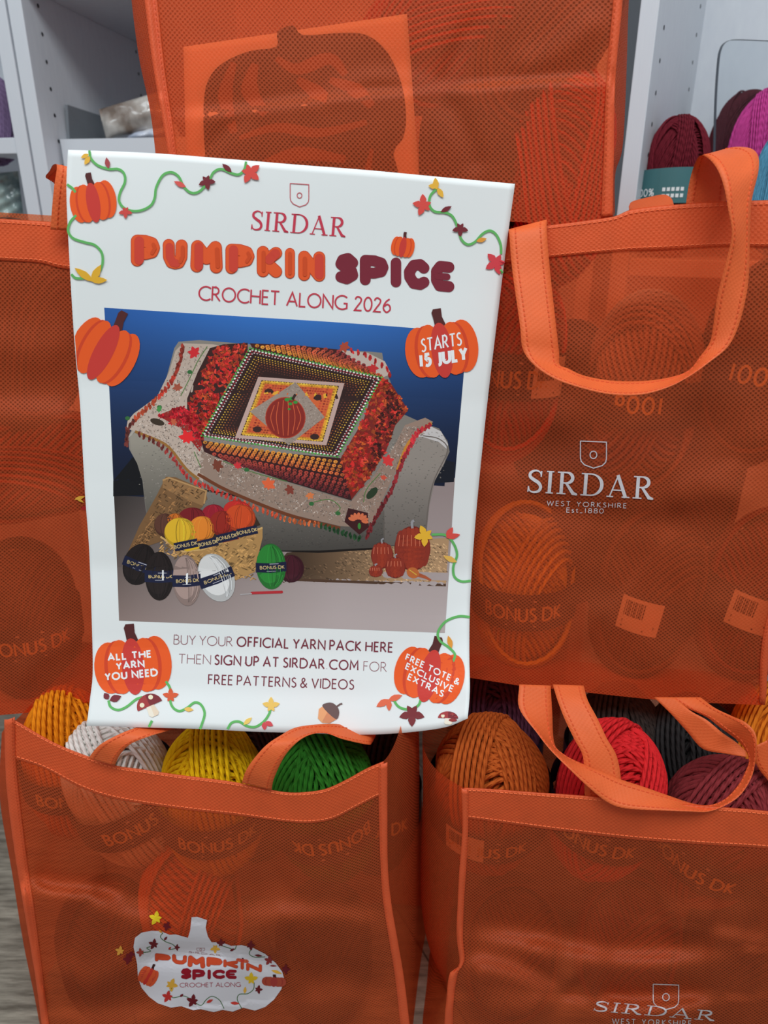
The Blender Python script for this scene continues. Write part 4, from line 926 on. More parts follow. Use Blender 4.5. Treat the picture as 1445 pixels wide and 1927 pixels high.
DI = [(556, 719), (611, 785), (543, 838), (470, 774)]; A.poly(DI, (152, 134, 122), 21)
for i in range(420):
    a, b = random.random(), random.random(); p = np.array(DI[0])*(1-a)*(1-b) + np.array(DI[1])*a*(1-b) + np.array(DI[2])*a*b + np.array(DI[3])*(1-a)*b; A.disc(p[0], p[1], 1.5, .8, random.choice(((176, 158, 146), (128, 110, 100))), 22, n=4)
A.bigdisc(537, 786, 38, 39, (176, 62, 40), 23); A.bigdisc(537, 786, 36.5, 37.5, (134, 40, 32), 24)
for x in (-26, -16, -5, 6, 17, 27): A.stroke([(537 + x*.8, 786 - 33*math.sqrt(max(0, 1-(x/37)**2))), (537 + x*1.06, 786), (537 + x*.8, 786 + 34*math.sqrt(max(0, 1-(x/37)**2)))], 1.3, (206, 92, 56), 25, smooth=5)
for p, r in (((540, 752), 5), ((549, 750), 5), ((556, 757), 4.5), ((546, 760), 4), ((544, 770), 3)): A.disc(p[0], p[1], r, r*.7, (54, 140, 58), 26, n=7)
A.stroke([(556, 742), (550, 752)], 5, (56, 36, 30), 26)
for poly_, n_ in (([(340, 650), (400, 652), (372, 690), (340, 770), (384, 850), (380, 900), (318, 842), (242, 804), (296, 748), (326, 690)], 700), ([(378, 850), (540, 910), (662, 946), (668, 986), (540, 960), (430, 918)], 700), ([(812, 796), (762, 804), (700, 904), (668, 950), (690, 980), (748, 880)], 420)):
    shag(poly_, n_, [(206, 190, 178), (150, 128, 114), (176, 154, 140)], 10, r=1.8)
# flowers, leaves and fringe on the cream border
for x, y, r, c in ((366, 664, 12, (206, 44, 50)), (352, 824, 15, (226, 40, 44)), (334, 730, 9, (160, 80, 60)), (408, 876, 12, (120, 60, 44)), (447, 877, 8, (206, 50, 56)), (505, 912, 13, (226, 100, 60)), (546, 921, 10, (130, 60, 48)), (583, 932, 8, (214, 120, 70)), (729, 868, 12, (214, 56, 56)), (722, 898, 6, (206, 80, 60)), (647, 652, 11, (170, 70, 50)), (702, 692, 10, (190, 46, 46)), (326, 794, 7, (190, 90, 60)), (300, 770, 6, (70, 140, 70))):
    leaf5(A, x, y, r, random.uniform(0, 360), c, 14, n=6)
for pl in ([(390, 652), (372, 680), (358, 710), (340, 745)], [(420, 868), (480, 890), (540, 906)], [(590, 945), (620, 940), (640, 955), (630, 966)], [(716, 890), (690, 920), (684, 945)], [(365, 850), (378, 880)]): A.stroke(pl, 1.6, (86, 120, 66), 13, smooth=4)
for x, y in ((464, 884), (636, 966), (586, 948), (300, 766), (240, 787), (357, 700)): A.disc(x, y, 5, 4, (52, 104, 56), 14, n=7)
A.disc(700, 928, 14, 7, (42, 58, 38), 14, ang=-.8); A.disc(296, 794, 14, 6, (58, 46, 34), 14, ang=.3)
A.poly([(655, 956), (692, 965), (694, 992), (676, 1006), (648, 982)], (62, 26, 28), 14)
for k in range(8):
    a = math.pi*(.95 + .95*k/7) + .5; A.disc(674 + math.cos(a)*13, 980 + math.sin(a)*9, 7, 3.4, (214, 112, 74), 15, ang=a, n=9)
A.disc(676, 990, 3, 6, (60, 130, 56), 16)
A.stroke([(372, 892), (430, 924), (540, 968), (640, 994)], 6, (110, 58, 34), 12, smooth=4); A.stroke([(254, 812), (290, 826), (318, 842), (350, 882), (374, 902)], 5, (150, 104, 50), 12, smooth=4); A.stroke([(812, 796), (770, 832), (748, 884)], 6, (196, 130, 50), 12, smooth=4)
def fringe(pl, nn, cols, r):
    p = resample(pl, nn)
    for i, q in enumerate(p):
        c = np.array(cols[min(int(i/nn*len(cols)), len(cols)-1)], float)
        for k in range(3): A.disc(q[0] + random.uniform(-2, 2), q[1] + 3 + k*2.2, r*.55, r, tuple(np.clip(c*random.uniform(.7, 1.15), 0, 255)), 13, ang=random.uniform(-.6, .6), n=6)
fringe([(262, 812), (300, 832), (330, 862), (352, 892), (376, 908)], 16, [(120, 50, 44), (176, 60, 56), (206, 60, 56)], 4.4)
fringe([(384, 908), (440, 934), (540, 972), (600, 982)], 26, [(214, 60, 50), (214, 84, 54), (214, 104, 58)], 4.2); fringe([(604, 984), (640, 996), (676, 1008)], 10, [(38, 78, 44)], 4.6)
fringe([(690, 1004), (712, 960), (736, 918), (748, 886), (764, 850), (784, 812), (808, 796)], 34, [(120, 38, 42), (150, 44, 50), (206, 50, 60)], 5.0)
fringe([(344, 648), (334, 690), (314, 724), (290, 750), (262, 776), (242, 800), (238, 830)], 26, [(150, 52, 40), (196, 60, 44), (176, 70, 44), (110, 50, 44)], 5.2)
fringe([(650, 652), (690, 664), (728, 690), (734, 700)], 9, [(196, 46, 46)], 4.4)
# basket
BK = (176, 134, 82)
A.poly([(240, 1040), (262, 990), (296, 930), (312, 897), (330, 898), (386, 922), (390, 938), (380, 955), (340, 975), (330, 1000), (300, 1020)], (122, 88, 56), 14); A.poly([(306, 905), (318, 900), (386, 926), (382, 952), (340, 935), (306, 918)], (146, 108, 70), 15)
A.poly([(302, 1010), (340, 1040), (380, 1034), (494, 992), (494, 1012), (482, 1060), (480, 1076), (444, 1092), (400, 1060), (340, 1050)], BK, 16); A.poly([(302, 1008), (345, 1034), (490, 988), (480, 970), (320, 985)], (58, 42, 32), 15); A.stroke([(302, 1010), (344, 1038), (380, 1034), (494, 993)], 3.4, (206, 166, 106), 18); A.stroke([(306, 904), (318, 899), (388, 924), (384, 948)], 3.0, (180, 138, 90), 17); A.poly([(444, 1092), (400, 1062), (340, 1052), (380, 1080)], (60, 44, 34), 16)
for i in range(560):
    x = random.uniform(300, 492); y = random.uniform(1000, 1090); t_ = (x - 345)/150; top_ = 1038 - t_*46
    if x < 345: top_ = 1012 + (x - 302)*.6
    if y > top_ and y < 1050 + (x - 330)*.42 and (x < 480): A.disc(x, y, 4.4, 1.3, tuple(np.array(BK)*random.choice((.62, .8, 1.12, 1.25))), 17, ang=random.choice((-.7, .45)), n=5)
for i in range(300):
    t_ = random.random(); s_ = random.random(); p = np.array((248, 1035))*(1-t_) + np.array((316, 900))*t_; q = p + np.array((70*(.4+.6*t_), 26 + (1-t_)*-40))*s_; A.disc(q[0], q[1], 4, 1.2, tuple(np.array((140, 100, 62))*random.choice((.6, .85, 1.2))), 16, ang=random.choice((-.9, .5)), n=5)
# balls of yarn printed in the picture
def pball(x, y, rx, ry, col, ang, lay, band=None, btext=True):
    col = np.array(col, float)
    A.bigdisc(x, y, rx, ry, tuple(col*.82), lay, ang); A.bigdisc(x - rx*.12, y - ry*.10, rx*.84, ry*.84, tuple(col), lay + 1, ang)
    ca, sa = math.cos(ang), math.sin(ang)
    for k in range(9):
        a = random.uniform(-.5, .9); pts = [(math.sin(t)*rx*.9*math.cos(a + .2*k), -math.cos(t)*ry*.92) for t in np.linspace(.3, 2.8, 7)]
        A.stroke([(x + p*ca - q*sa, y + p*sa + q*ca) for p, q in pts], .9, tuple(np.clip(col*random.choice((.72, 1.16)), 0, 255)), lay + 2)
    if band is not None:
        b0, hb = band; L = lambda p, q: (x + p*ca - q*sa, y + p*sa + q*ca)
        w0 = rx*math.sqrt(max(.2, 1 - (b0/ry)**2))*1.03
        A.poly([L(-w0, b0 - hb), L(0, b0 - hb + 2), L(w0, b0 - hb), L(w0, b0 + hb), L(0, b0 + hb + 2), L(-w0, b0 + hb)], (26, 30, 58), lay + 3)
        if btext: text(A, 'BONUS DK', L(-w0*.72, b0 + 3.6), L(w0*.86, b0 + 3.6), (4.6*sa + .0, -5.6*ca), .2, (206, 180, 124), lay + 4, space=.26); A.stroke([L(-w0*.1, b0 - 5.5), L(w0*.5, b0 - 5.5)], 1.2, (190, 190, 200), lay + 4); A.stroke([L(-w0*.3, b0 + 8), L(w0*.3, b0 + 8)], .9, (190, 190, 200), lay + 4)
pball(362, 973, 26, 18, (120, 28, 34), 0, 18); pball(402, 967, 22, 18, (150, 28, 44), 0, 18); pball(448, 962, 28, 20, (196, 44, 38), .2, 18); pball(310, 988, 20, 22, (92, 56, 44), 0, 18); pball(330, 978, 16, 12, (196, 104, 36), 0, 18)
pball(452, 975, 29, 26, (206, 74, 34), .1, 22); pball(418, 985, 24, 24, (150, 40, 30), .1, 22); pball(380, 996, 25, 25, (226, 130, 44), .1, 22); pball(339, 1002, 30, 28, (222, 176, 44), .0, 23)
for a, b, in (((446, 1004), (484, 996)), ((408, 1015), (446, 1006)), ((374, 1026), (410, 1018)), ((328, 1030), (372, 1021))):
    d = np.array(b) - np.array(a); nn_ = np.array([-d[1], d[0]])/np.linalg.norm(d); a = np.array(a, float); b = np.array(b, float)
    A.poly([a - nn_*8, b - nn_*8, b + nn_*8, a + nn_*8], (26, 30, 58), 28); text(A, 'BONUS DK', a + nn_*3, b - d*.02 + nn_*3, (-nn_*6), .2, (206, 180, 124), 29, space=.24)
A.poly([(340, 1032), (372, 1023), (378, 1031), (352, 1038)], (222, 176, 44), 27); A.poly([(410, 1018), (446, 1006), (450, 1014), (420, 1021)], (150, 44, 34), 27)
pball(262, 1062, 30, 40, (34, 26, 26), .35, 20, (2, 9)); pball(300, 1084, 27, 46, (38, 30, 30), 0, 24, (0, 11)); pball(351, 1092, 26, 48, (168, 142, 134), -.06, 30, (0, 11)); pball(407, 1087, 33, 47, (218, 216, 214), -.38, 30, (0, 10))
pball(548, 1070, 24, 26, (70, 24, 36), 0, 24); pball(510, 1066, 28, 43, (44, 130, 52), -.04, 28, (1, 9))
A.poly([(350, 1080), (354, 1078), (353, 1100), (350, 1100)], (240, 240, 240), 36); A.poly([(305, 1073), (308, 1073), (308, 1092), (305, 1092)], (230, 230, 230), 36)
A.stroke([(474, 1116), (530, 1114)], 5, (176, 44, 50), 20, rounded=1); A.stroke([(452, 1119), (474, 1117)], 2, (170, 164, 164), 20)
# pumpkins printed in the picture
def ppump(x, y, rx, ry, lay, ribs=5):
    A.bigdisc(x, y, rx, ry, (112, 36, 28), lay)
    for k in range(ribs):
        f = (k - (ribs-1)/2)/((ribs-1)/2 + .4); A.bigdisc(x + f*rx*.74, y, rx*.30, ry*.95*math.sqrt(max(.3, 1 - (f*.6)**2)), (158 - 22*abs(f), 56 - 8*abs(f), 36), lay + 1); A.stroke([(x + f*rx*.74 - 2, y - ry*.6), (x + f*rx*.8 - 2, y - ry*.1)], 1.2, (206, 112, 84), lay + 2)
    A.stroke([(x, y - ry*.9), (x - 1, y - ry*1.16), (x + 3, y - ry*1.26)], max(2.5, rx*.14), (150, 146, 150), lay + 3, smooth=3)
ppump(776, 1032, 34, 42, 18, 7); ppump(719, 1045, 21, 25, 22); ppump(744, 1068, 19, 20, 26); ppump(707, 1075, 13, 11, 26); A.bigdisc(777, 1078, 12, 10, (190, 104, 52), 24, .4); A.stroke([(782, 1080), (800, 1086), (811, 1092)], 8, (170, 84, 52), 23, wf=[1, .7, .4]); A.stroke([(770, 1072), (784, 1082)], 1.6, (214, 176, 70), 26)
pput(A, 'printed_picture', lift=0.00012, step=1.2e-5)

# headline and lettering ------------------------------------------------
A = Art(GAIN); CRS = (196, 58, 78); A_ = CRS
shield(A, 546, 581, 345, 388, 1.5, (190, 84, 92), 0, sl=.07); serif_word(A, 'SIRDAR', (472, 432), (649, 446), (3, -36), CRS, 0, .95, space=.10)
pput(A, 'logo_print')
A = Art(GAIN)
bubble(A, [('P', 246, 301, 441, 501, .04), ('U', 306, 353, 449, 506, .04), ('M', 358, 419, 451, 512, .05), ('P', 424, 479, 458, 515, .05), ('K', 483, 531, 462, 521, .05), ('I', 535, 556, 466, 524, .05), ('N', 561, 612, 471, 528, .05)], (228, 90, 44), 0, edge=(196, 70, 40), stripe=(206, 68, 52), wt=.40)
bubble(A, [('S', 631, 674, 475, 534, .04), ('P', 677, 731, 479, 536, .05), ('I', 734, 756, 484, 540, .05), ('C', 760, 808, 486, 544, .05), ('E', 811, 855, 490, 548, .05)], (122, 40, 54), 0, wt=.36)
pumpkin(A, 758, 464, 44, 40, .18, 8)
pput(A, 'headline_lettering', step=4e-5)
A = Art(GAIN); text(A, 'CROCHET ALONG 2026', (374, 564), (734, 588), (1.2, -25.5), .115, (194, 60, 76), 0, space=.17, word=.40)
pput(A, 'subtitle_lettering')
A = Art(GAIN); MT, ML = (120, 50, 62), (140, 84, 92); U_ = (.8, -17.2)
text(A, 'BUY YOUR', (327, 1212), (437, 1216), U_, .07, ML, 0, space=.17, word=.24); text(A, 'OFFICIAL YARN PACK HERE', (446, 1216), (738, 1227), U_, .15, MT, 0, space=.27, word=.28)
text(A, 'THEN', (336, 1248), (396, 1250), U_, .07, ML, 0); text(A, 'SIGN UP AT SIRDAR.COM', (404, 1250), (673, 1261), U_, .15, MT, 0, space=.27, word=.30); text(A, 'FOR', (684, 1262), (727, 1264), U_, .07, ML, 0)
text(A, 'FREE PATTERNS & VIDEOS', (392, 1287), (665, 1297), U_, .12, MT, 0, space=.25, word=.28)
pput(A, 'footer_lettering')

# pumpkins, vines and leaves round the edge -----------------------------------
def badge(args, lines, name, **k):
    A = Art(GAIN); pumpkin(A, *args, 0, **k)
    for s_, p0, p1, up, wt in lines: text(A, s_, p0, p1, up, wt, (238, 236, 240), 6, space=.32 if wt > .2 else .24, word=.46)
    return pput(A, name, lift=0.0006, step=4e-5)
badge((175, 379, 88, 78, -.17), [], 'pumpkin_print')
edge_l = lambda y: np.interp(y, [420, 600, 700, 768, 930], [127, 137, 145, 151, 160]) + 1.0
badge((196, 660, 126, 118, .48), [], 'pumpkin_print', clipx=edge_l)
badge((831, 656, 138, 108, -.13), [('STARTS', (794, 662), (868, 649), (-1.5, -23), .13), ('15 JULY', (791, 690), (878, 676), (-1.5, -21), .28)], 'pumpkin_badge')
badge((250, 1251, 146, 110, -.09), [('ALL THE', (204, 1243), (284, 1236), (-1, -11.5), .27), ('YARN', (220, 1260), (271, 1254), (-1, -11.5), .27), ('YOU NEED', (199, 1280), (296, 1271), (-1, -12), .27)], 'pumpkin_badge')
badge((808, 1269, 132, 104, .24), [('FREE TOTE &', (763, 1241), (862, 1289), (3.6, -10), .22), ('EXCLUSIVE', (763, 1258), (850, 1302), (3.6, -10), .22), ('EXTRAS', (767, 1278), (832, 1311), (3.6, -10), .22)], 'pumpkin_badge', sdir=-1)
A = Art(GAIN); vw = 4.6
for pl in ([(168, 283), (171, 298), (184, 311), (205, 318), (222, 318), (233, 326), (235, 342), (226, 362), (224, 378), (233, 391), (250, 397), (268, 395), (284, 386), (291, 372), (294, 352), (306, 330), (322, 324), (336, 332), (345, 350), (356, 361), (368, 363), (380, 356), (394, 338), (402, 324), (416, 318), (436, 326), (450, 328), (460, 318), (463, 304)],
           [(126, 347), (136, 354), (142, 362)], [(143, 405), (132, 418), (128, 434), (137, 448), (160, 456), (178, 461), (191, 475), (193, 494), (188, 510)], [(134, 516), (142, 523), (158, 524)],
           [(822, 355), (810, 368), (808, 386), (818, 398), (838, 400), (852, 408), (862, 430), (868, 450), (880, 460), (894, 455), (908, 440), (922, 434), (934, 442), (942, 460), (943, 478)], [(940, 506), (946, 514)],
           [(812, 1006), (838, 1007), (853, 1022), (860, 1044), (853, 1066), (855, 1085), (868, 1094), (886, 1093)], [(884, 1161), (862, 1160), (838, 1170), (824, 1190), (828, 1206), (844, 1218), (856, 1232), (850, 1250)],
           [(204, 1318), (208, 1330), (222, 1336), (238, 1330), (256, 1316), (268, 1312)], [(286, 1356), (280, 1368)], [(312, 1282), (320, 1296), (320, 1318), (326, 1332), (338, 1338), (352, 1332), (366, 1322), (378, 1326), (385, 1342), (380, 1362), (376, 1372)],
           [(428, 1372), (436, 1360), (450, 1358), (464, 1366), (480, 1368), (496, 1358), (506, 1344), (509, 1334)], [(739, 1314), (748, 1328), (760, 1334), (776, 1334), (788, 1326), (792, 1314)]):
    A.stroke(pl, vw, GR, 0, smooth=5)
RD, SL = (206, 76, 82), (222, 104, 72)
for x, y, r, an, c, nn_ in ((385, 1000, 0, 0, CO, 5), (236, 398, 12, 90, (206, 76, 70), 5), (389, 341, 15, 80, MR, 5), (470, 324, 20, 40, CO, 5), (797, 386, 19, 190, CO, 5), (866, 430, 14, 90, MR, 5), (934, 494, 21, 150, (206, 66, 74), 5), (800, 1008, 19, 170, (236, 178, 52), 5), (321, 1310, 14, 270, (212, 88, 52), 5), (510, 1328, 15, 270, (236, 190, 96), 5), (775, 1343, 22, 90, (122, 48, 52), 5)):
    if r: leaf5(A, x, y, r, an, c, 5, n=nn_)
for a, b, w, c in (((167, 290), (152, 297), 4.2, YL), ((169, 294), (159, 310), 5, YL), ((204, 317), (200, 296), 5, (166, 72, 76)), ((350, 352), (327, 341), 5, (216, 90, 84)), ((436, 324), (418, 308), 5, MR), ((821, 357), (819, 334), 6, YL), ((822, 352), (806, 349), 5, YL), ((823, 353), (834, 372), 5.4, YL), ((829, 399), (850, 388), 4.6, MR), ((896, 454), (916, 449), 4.6, OK_), ((176, 530), (140, 504), 7, (222, 170, 50)), ((172, 530), (190, 498), 7.4, (222, 170, 50)), ((170, 528), (202, 527), 6.4, (222, 170, 50)),
                   ((840, 1012), (852, 992), 6, CO), ((840, 1012), (866, 1006), 5.4, CO), ((860, 1058), (834, 1046), 5.4, (226, 178, 84)), ((850, 1220), (843, 1196), 5, OK_), ((204, 1316), (196, 1304), 6, MR), ((206, 1318), (228, 1310), 7, MR), ((346, 1334), (364, 1336), 4.4, (232, 184, 92)), ((458, 1364), (474, 1350), 4.4, (236, 196, 100)), ((497, 1358), (498, 1374), 5, RD), ((499, 1358), (514, 1366), 5, RD),
                   ((730, 1318), (757, 1308), 6, SL), ((732, 1316), (708, 1330), 6.6, SL), ((732, 1316), (732, 1338), 5.4, SL)):
    lens(A, a, b, w, c, 6 + random.random())
pput(A, 'vine_print', lift=0.0007, step=3e-5)
A = Art(GAIN)
def mushroom(cx, cy, w, h, ang):
    ca, sa = math.cos(ang), math.sin(ang); L = lambda p, q: (cx + p*w*ca - q*h*sa, cy + p*w*sa + q*h*ca)
    A.poly([L(-.14, 0), L(.14, 0), L(.22, .42), L(.15, .52), L(-.1, .52), L(-.18, .42)], (232, 222, 204), 0); A.poly([L(.02, 0), L(.14, 0), L(.22, .42), L(.15, .52), L(.0, .52)], (226, 206, 182), 1)
    A.poly([L(math.cos(a)*.5, -math.sin(a)*.5 + .06) for a in np.linspace(0, math.pi, 20)], (160, 58, 58), 2); A.poly([L(math.cos(a)*.5, -math.sin(a)*.5 + .06) for a in np.linspace(0, math.pi/2, 12)] + [L(0, .06)], (122, 44, 50), 3)
    for p, q in ((-.26, -.1), (.16, -.26)): o = L(p, q); A.disc(o[0], o[1], w*.09, w*.09, (240, 222, 190), 4)
mushroom(281, 1326, 50, 46, -.42); pput(A, 'mushroom_print', lift=0.0007, step=3e-5); A = Art(GAIN)
mushroom(843, 1350, 38, 26, .04); A.disc(852, 1355, 8, 3, (150, 58, 58), 5); pput(A, 'mushroom_print', lift=0.0007, step=3e-5); A = Art(GAIN)
A.poly([(600, 1334), (612, 1326), (634, 1352), (620, 1361), (606, 1360), (598, 1352)], (226, 160, 112), 0, smooth=0); A.poly([(616, 1340), (634, 1353), (620, 1361), (606, 1358)], (206, 134, 96), 1)
A.poly([(607, 1330), (614, 1323), (626, 1323), (636, 1332), (638, 1344), (631, 1353)], (104, 82, 80), 2, smooth=4); A.stroke([(633, 1330), (640, 1325), (644, 1324)], 3, (104, 82, 80), 2)
pput(A, 'acorn_print', lift=0.0007, step=3e-5)

# ------------------------------------------------------------------ leaflet inside the topmost bag
LG = np.array([[(np.interp(v, [0, 1], [345, 352])*(1-u_) + np.interp(v, [0, 1], [766, 792])*u_, (88 - 62*u_)*(1-v) + (392 - 14*u_)*v) for u_ in np.linspace(0, 1, 24)] for v in np.linspace(0, 1, 24)])
LP = D3.grid(LG, -0.004); leaflet = slab('leaflet', LP, 0.0004, plain('leaflet_paper', (240, 236, 232), .5))
tag(leaflet, 'leaflet with a big dark pumpkin on it, seen through the topmost bag\'s front', 'leaflet')
A = Art(1.0); DK = (60, 40, 28)
A.poly([(383, 200), (392, 150), (420, 118), (470, 96), (520, 88), (522, 60), (552, 48), (570, 66), (640, 62), (690, 66), (730, 100), (756, 160), (764, 220), (758, 260), (740, 290), (735, 400), (400, 400), (386, 290)], DK, 0, smooth=3)
for pl, w in (([(440, 118), (424, 180), (440, 250)], 22), ([(480, 120), (470, 170), (500, 215)], 26), ([(520, 110), (560, 130), (620, 110), (650, 140)], 20), ([(560, 150), (600, 180), (580, 200)], 26), ([(620, 150), (670, 170), (700, 200)], 22), ([(450, 260), (520, 240), (600, 250), (690, 230)], 16), ([(470, 320), (560, 290), (650, 300)], 22), ([(700, 280), (690, 340), (700, 390)], 12)):
    A.stroke(pl, w*1.3, (150, 96, 70), 1, smooth=4, wf=[.4, 1, .5])
A.build('pumpkin_picture', Drape(LP), None, M_ink, lift=0.0003).parent = leaflet

# ------------------------------------------------------------------ yarn in the bags
def pos(px, py, Y): return at(px, py, Y)
def behind(D, px, py, a): 
    q = D(px, py); d = np.array(ray(px, py)); d /= np.linalg.norm(d)
    hd = np.array([d[0], d[1], 0]); hd /= np.linalg.norm(hd)
    return q + d*((a*1.12 + .006)/max(.3, abs(d[1])))
G1, G2 = 'yarn in the lower left bag', 'yarn in the lower right bag'
ball('orange yarn ball at the left end of the lower left bag', pos(134, 1436, .560), (238, 140, 16), .040, .075, (.1, -.1, 1), 1, group=G1)
ball('white yarn ball under the strap in the lower left bag', pos(238, 1490, .532), (236, 232, 226), .047, .075, (-.2, -.1, 1), 2, group=G1, ply=.4)
ball('bright yellow yarn ball in the middle of the lower left bag', pos(404, 1502, .522), (246, 196, 12), .047, .075, (.05, -.1, 1), 3, group=G1)
ball('green yarn ball by the right corner of the lower left bag', pos(611, 1508, .505), (46, 124, 34), .047, .075, (.1, .08, -1), 4, group=G1)
ball('dark brown yarn ball in shade behind the green one', pos(704, 1500, .585), (60, 36, 30), .045, .075, (0, .1, 1), 5, group=G1)
ball('dark brown yarn ball in shade behind the yellow one', pos(480, 1480, .61), (66, 40, 34), .045, .075, (0, .1, 1), 6, group=G1)
ball('rust yarn ball at the left end of the lower right bag', pos(920, 1494, .514), (186, 88, 30), .054, .078, (-.05, -.2, 1), 7, group=G2, tagx=-.02)
ball('red yarn ball between two straps in the lower right bag', pos(1138, 1508, .502), (214, 36, 40), .047, .075, (.05, -.1, 1), 8, group=G2)
ball('maroon yarn ball under the looping strap of the lower right bag', pos(1338, 1566, .487), (140, 50, 54), .047, .072, (.1, -.15, 1), 9, group=G2)
ball('charcoal yarn ball behind the red one', pos(1158, 1428, .58), (56, 46, 42), .048, .072, (0, .1, 1), 10, group=G2)
ball('black yarn ball behind the maroon one', pos(1300, 1456, .558), (46, 42, 42), .052, .075, (-.1, .05, 1), 11, group=G2)
ball('black yarn ball at the back, half hidden behind the looping strap', pos(1400, 1420, .62), (40, 36, 36), .048, .072, (0, .1, 1), 14, group=G2)
ball('dark plum yarn ball behind the rust one', pos(930, 1396, .61), (78, 36, 54), .046, .075, (0, .1, 1), 12, group=G2)
ball('orange yarn ball at the right edge behind the looping strap', pos(1462, 1436, .545), (232, 128, 30), .046, .072, (0, .1, 1), 13, group=G2)
# seen through the cloth
G3, G4, G5 = 'yarn seen through the right middle bag', 'yarn seen through the topmost bag', 'yarn seen through the left middle bag'
def inner(D, px, py, label, col, group, a=.045, c=.075, axis=(0, 0, 1), seed=30, **k): return ball(label, behind(D, px, py, a), col, a, c, axis, 31, fine=False, group=group, **k)
inner(D2R, 955, 690, 'red yarn ball seen through the cloth right of the poster, beside the handle', (214, 40, 36), G3, axis=(.05, 0, 1), tagx=.040)
inner(D2R, 1205, 742, 'taupe yarn ball seen through the cloth above the white shield logo', (196, 150, 128), G3, axis=(0, 0, -1), mark='100g')
inner(D2R, 1425, 690, 'brown yarn ball seen through the cloth at the right edge, below the handle', (110, 66, 50), G3, axis=(.1, 0, 1), mark='100g')
inner(D2R, 985, 1105, 'yellow yarn ball seen through the cloth below the logo, beside the poster', (255, 205, 70), G3, axis=(-.05, 0, 1))
inner(D2R, 1215, 1120, 'brown yarn ball with white tag seen through the cloth below the logo', (112, 70, 50), G3, axis=(.12, 0, 1), tagx=0.0, mark='')
inner(D2R, 1425, 1120, 'dull red yarn ball with white tag seen through the cloth at the right edge', (132, 50, 46), G3, axis=(.15, 0, 1), tagx=0.0, mark='')
inner(D3, 895, 330, 'dark brown yarn ball seen through the topmost bag beside the leaflet', (74, 44, 34), G4, axis=(0, .1, 1), band=None)
inner(D3, 1045, 330, 'red yarn ball seen through the topmost bag near its right edge', (206, 36, 36), G4, axis=(0, .1, 1), band=None, turn=1.0)
inner(D3, 1020, 70, 'taupe yarn ball seen through the upper right of the topmost bag', (120, 84, 70), G4, axis=(.6, .1, 1), band=None)
inner(D3, 860, 60, 'red yarn ball seen through the topmost bag right of the leaflet\'s corner', (190, 44, 40), G4, axis=(1, .1, .4), band=None)
inner(D2L, 52, 1168, 'dark brown yarn ball with label seen through the cloth at the left edge', (96, 56, 42), G5, axis=(.05, 0, 1))
inner(D2L, 60, 880, 'rust red yarn ball seen through the cloth at the left edge, above the labelled one', (168, 66, 44), G5, axis=(1, 0, .2), band=None)
inner(D2L, 40, 620, 'brown yarn ball seen through the upper cloth at the left edge', (104, 62, 46), G5, axis=(.1, 0, 1), band=None)

for D_, G_, px, py, lab, col, kw in ((D2R, G3, 1080, 800, 'dark brown yarn ball seen dimly through the cloth just left of the white shield logo', (70, 42, 34), {}), (D2R, G3, 1100, 1010, 'dark brown yarn ball seen dimly through the cloth just under the white shield logo', (72, 46, 36), {}), (D2R, G3, 1320, 930, 'plum yarn ball seen dimly through the cloth right of the white shield logo', (96, 46, 50), {}),
        (D1L, 'yarn low in the lower left bag', 205, 1790, 'brown yarn ball seen through the cloth left of the white pumpkin print', (90, 52, 36), {}), (D1L, 'yarn low in the lower left bag', 360, 1720, 'orange yarn ball seen through the cloth above the white pumpkin print', (214, 110, 40), {}), (D1L, 'yarn low in the lower left bag', 610, 1800, 'dark yarn ball seen through the cloth right of the white pumpkin print', (64, 40, 34), {}),
        (D1R, 'yarn low in the lower right bag', 960, 1790, 'brown yarn ball seen through the cloth left of the cut-off white logo', (110, 70, 52), {}), (D1R, 'yarn low in the lower right bag', 1180, 1780, 'dark red yarn ball seen through the cloth above the cut-off white logo', (120, 40, 38), {}), (D1R, 'yarn low in the lower right bag', 1390, 1800, 'dark brown yarn ball seen through the cloth right of the cut-off white logo', (74, 46, 38), {})):
    ball(lab, behind(D_, px, py, .046) + np.array([0, .035 if D_ is D2R else 0.004, 0]), col, .046, .075, (0, -.05, 1), 31, fine=False, group=G_, band=None)
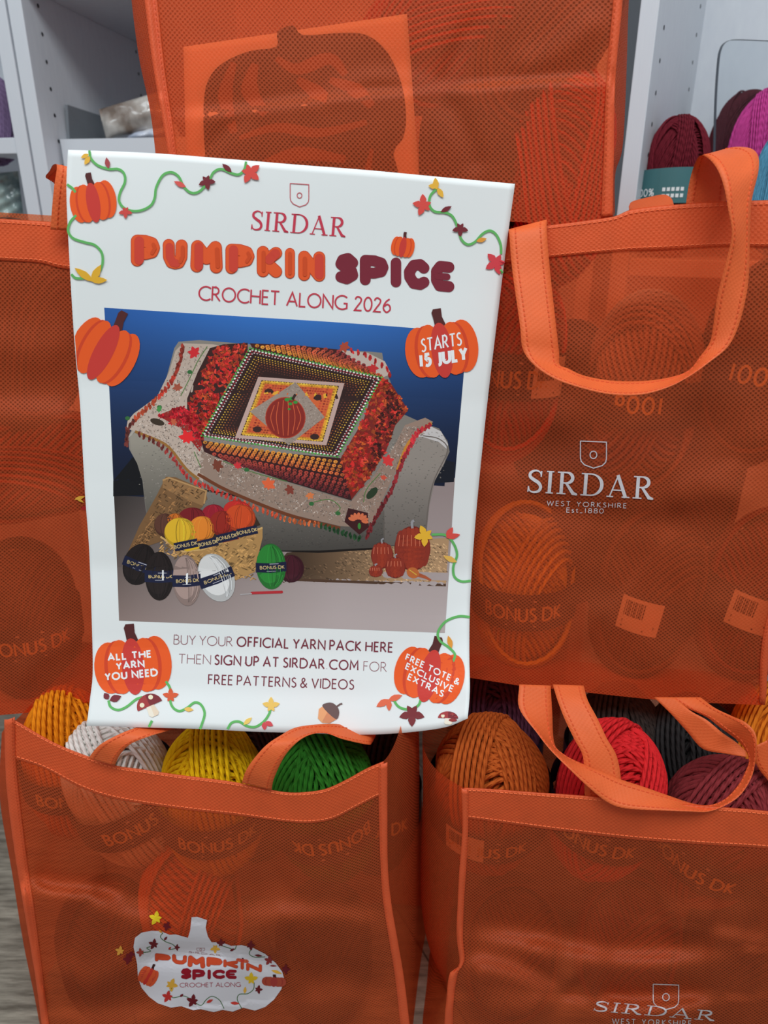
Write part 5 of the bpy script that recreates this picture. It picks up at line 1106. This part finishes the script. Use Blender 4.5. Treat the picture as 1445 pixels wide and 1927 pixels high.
# yarn on the shelves
G6 = 'yarn on the right shelf unit'
ball('dark red yarn ball with teal label on the right shelf', pos(1268, 356, .95), (112, 26, 40), .042, .078, (0, .05, 1), 41, rs=.0012, group=G6, band='teal', mark='100%', turn=-.35, bundles=None)
ball('dark maroon yarn ball stacked behind the dark red one', pos(1385, 290, 1.08), (92, 32, 40), .046, .078, (.2, .05, 1), 42, rs=.0012, group=G6, band=None, bundles=None)
ball('pink yarn ball above the blue one on the right shelf', pos(1432, 290, .985), (206, 70, 150), .044, .072, (.15, .05, 1), 43, rs=.0012, group=G6, band=None, bundles=None)
ball('pale blue yarn ball at the right edge below the pink one', pos(1482, 352, .885), (96, 164, 196), .042, .07, (.1, .05, 1), 44, rs=.0012, group=G6, band=None, bundles=None)
ball('dark green yarn ball at the right edge behind the pink one', pos(1490, 255, 1.12), (36, 92, 80), .046, .075, (.1, .05, 1), 45, rs=.0012, group=G6, band=None, bundles=None)
ball('lilac yarn ball on the shelf at the left edge', pos(-16, 224, 1.18), (136, 112, 148), .046, .060, (.1, .05, 1), 46, rs=.0012, group=None, band=None, bundles=None)
# acrylic divider with rounded corner, on the right shelf
def acrylic():
    m, nt, p = newmat('clear_acrylic'); b = NB(nt); tr = b('ShaderNodeBsdfTransparent'); tr.inputs['Color'].default_value = (.93, .95, .96, 1)
    mx = b('ShaderNodeMixShader'); mx.inputs[0].default_value = .985; p.inputs['Roughness'].default_value = .1; p.inputs['Base Color'].default_value = rgba((170, 176, 184))
    b.link(p.outputs[0], mx.inputs[1]); b.link(tr.outputs[0], mx.inputs[2]); b.link(mx.outputs[0], nt.nodes['Material Output'].inputs['Surface']); return m
ol = [(1343, 330), (1346, 200), (1351, 120), (1356, 92), (1366, 79), (1384, 75), (1445, 77), (1530, 80), (1530, 330)]
YA = 1.03; op = [at(x, y, YA) for x, y in catmull(ol[:7], 5)] + [at(1530, 80, YA), at(1530, 330, YA)]
V = [p for p in op] + [p + np.array([0, .003, 0]) for p in op]; k = len(op)
dv = mk('acrylic_divider', V, [tuple(range(k)), tuple(range(2*k-1, k-1, -1))], acrylic(), smooth=False); tag(dv, 'clear acrylic divider with dark rounded edge behind the pink yarn', 'divider')
ed = np.array(op[:-1]); V, Fc = [], []
for p in ed:
    for a in np.linspace(0, 2*math.pi, 7)[:-1]: V.append(p + np.array([math.cos(a)*.0016, math.sin(a)*.0016, math.cos(a)*.0004]))
for i in range(len(ed)-1):
    for j in range(6): Fc.append((i*6 + j, i*6 + (j+1) % 6, (i+1)*6 + (j+1) % 6, (i+1)*6 + j))
mk('divider_edge', V, Fc, plain('dark_acrylic_edge', (84, 90, 98), .3), dv)
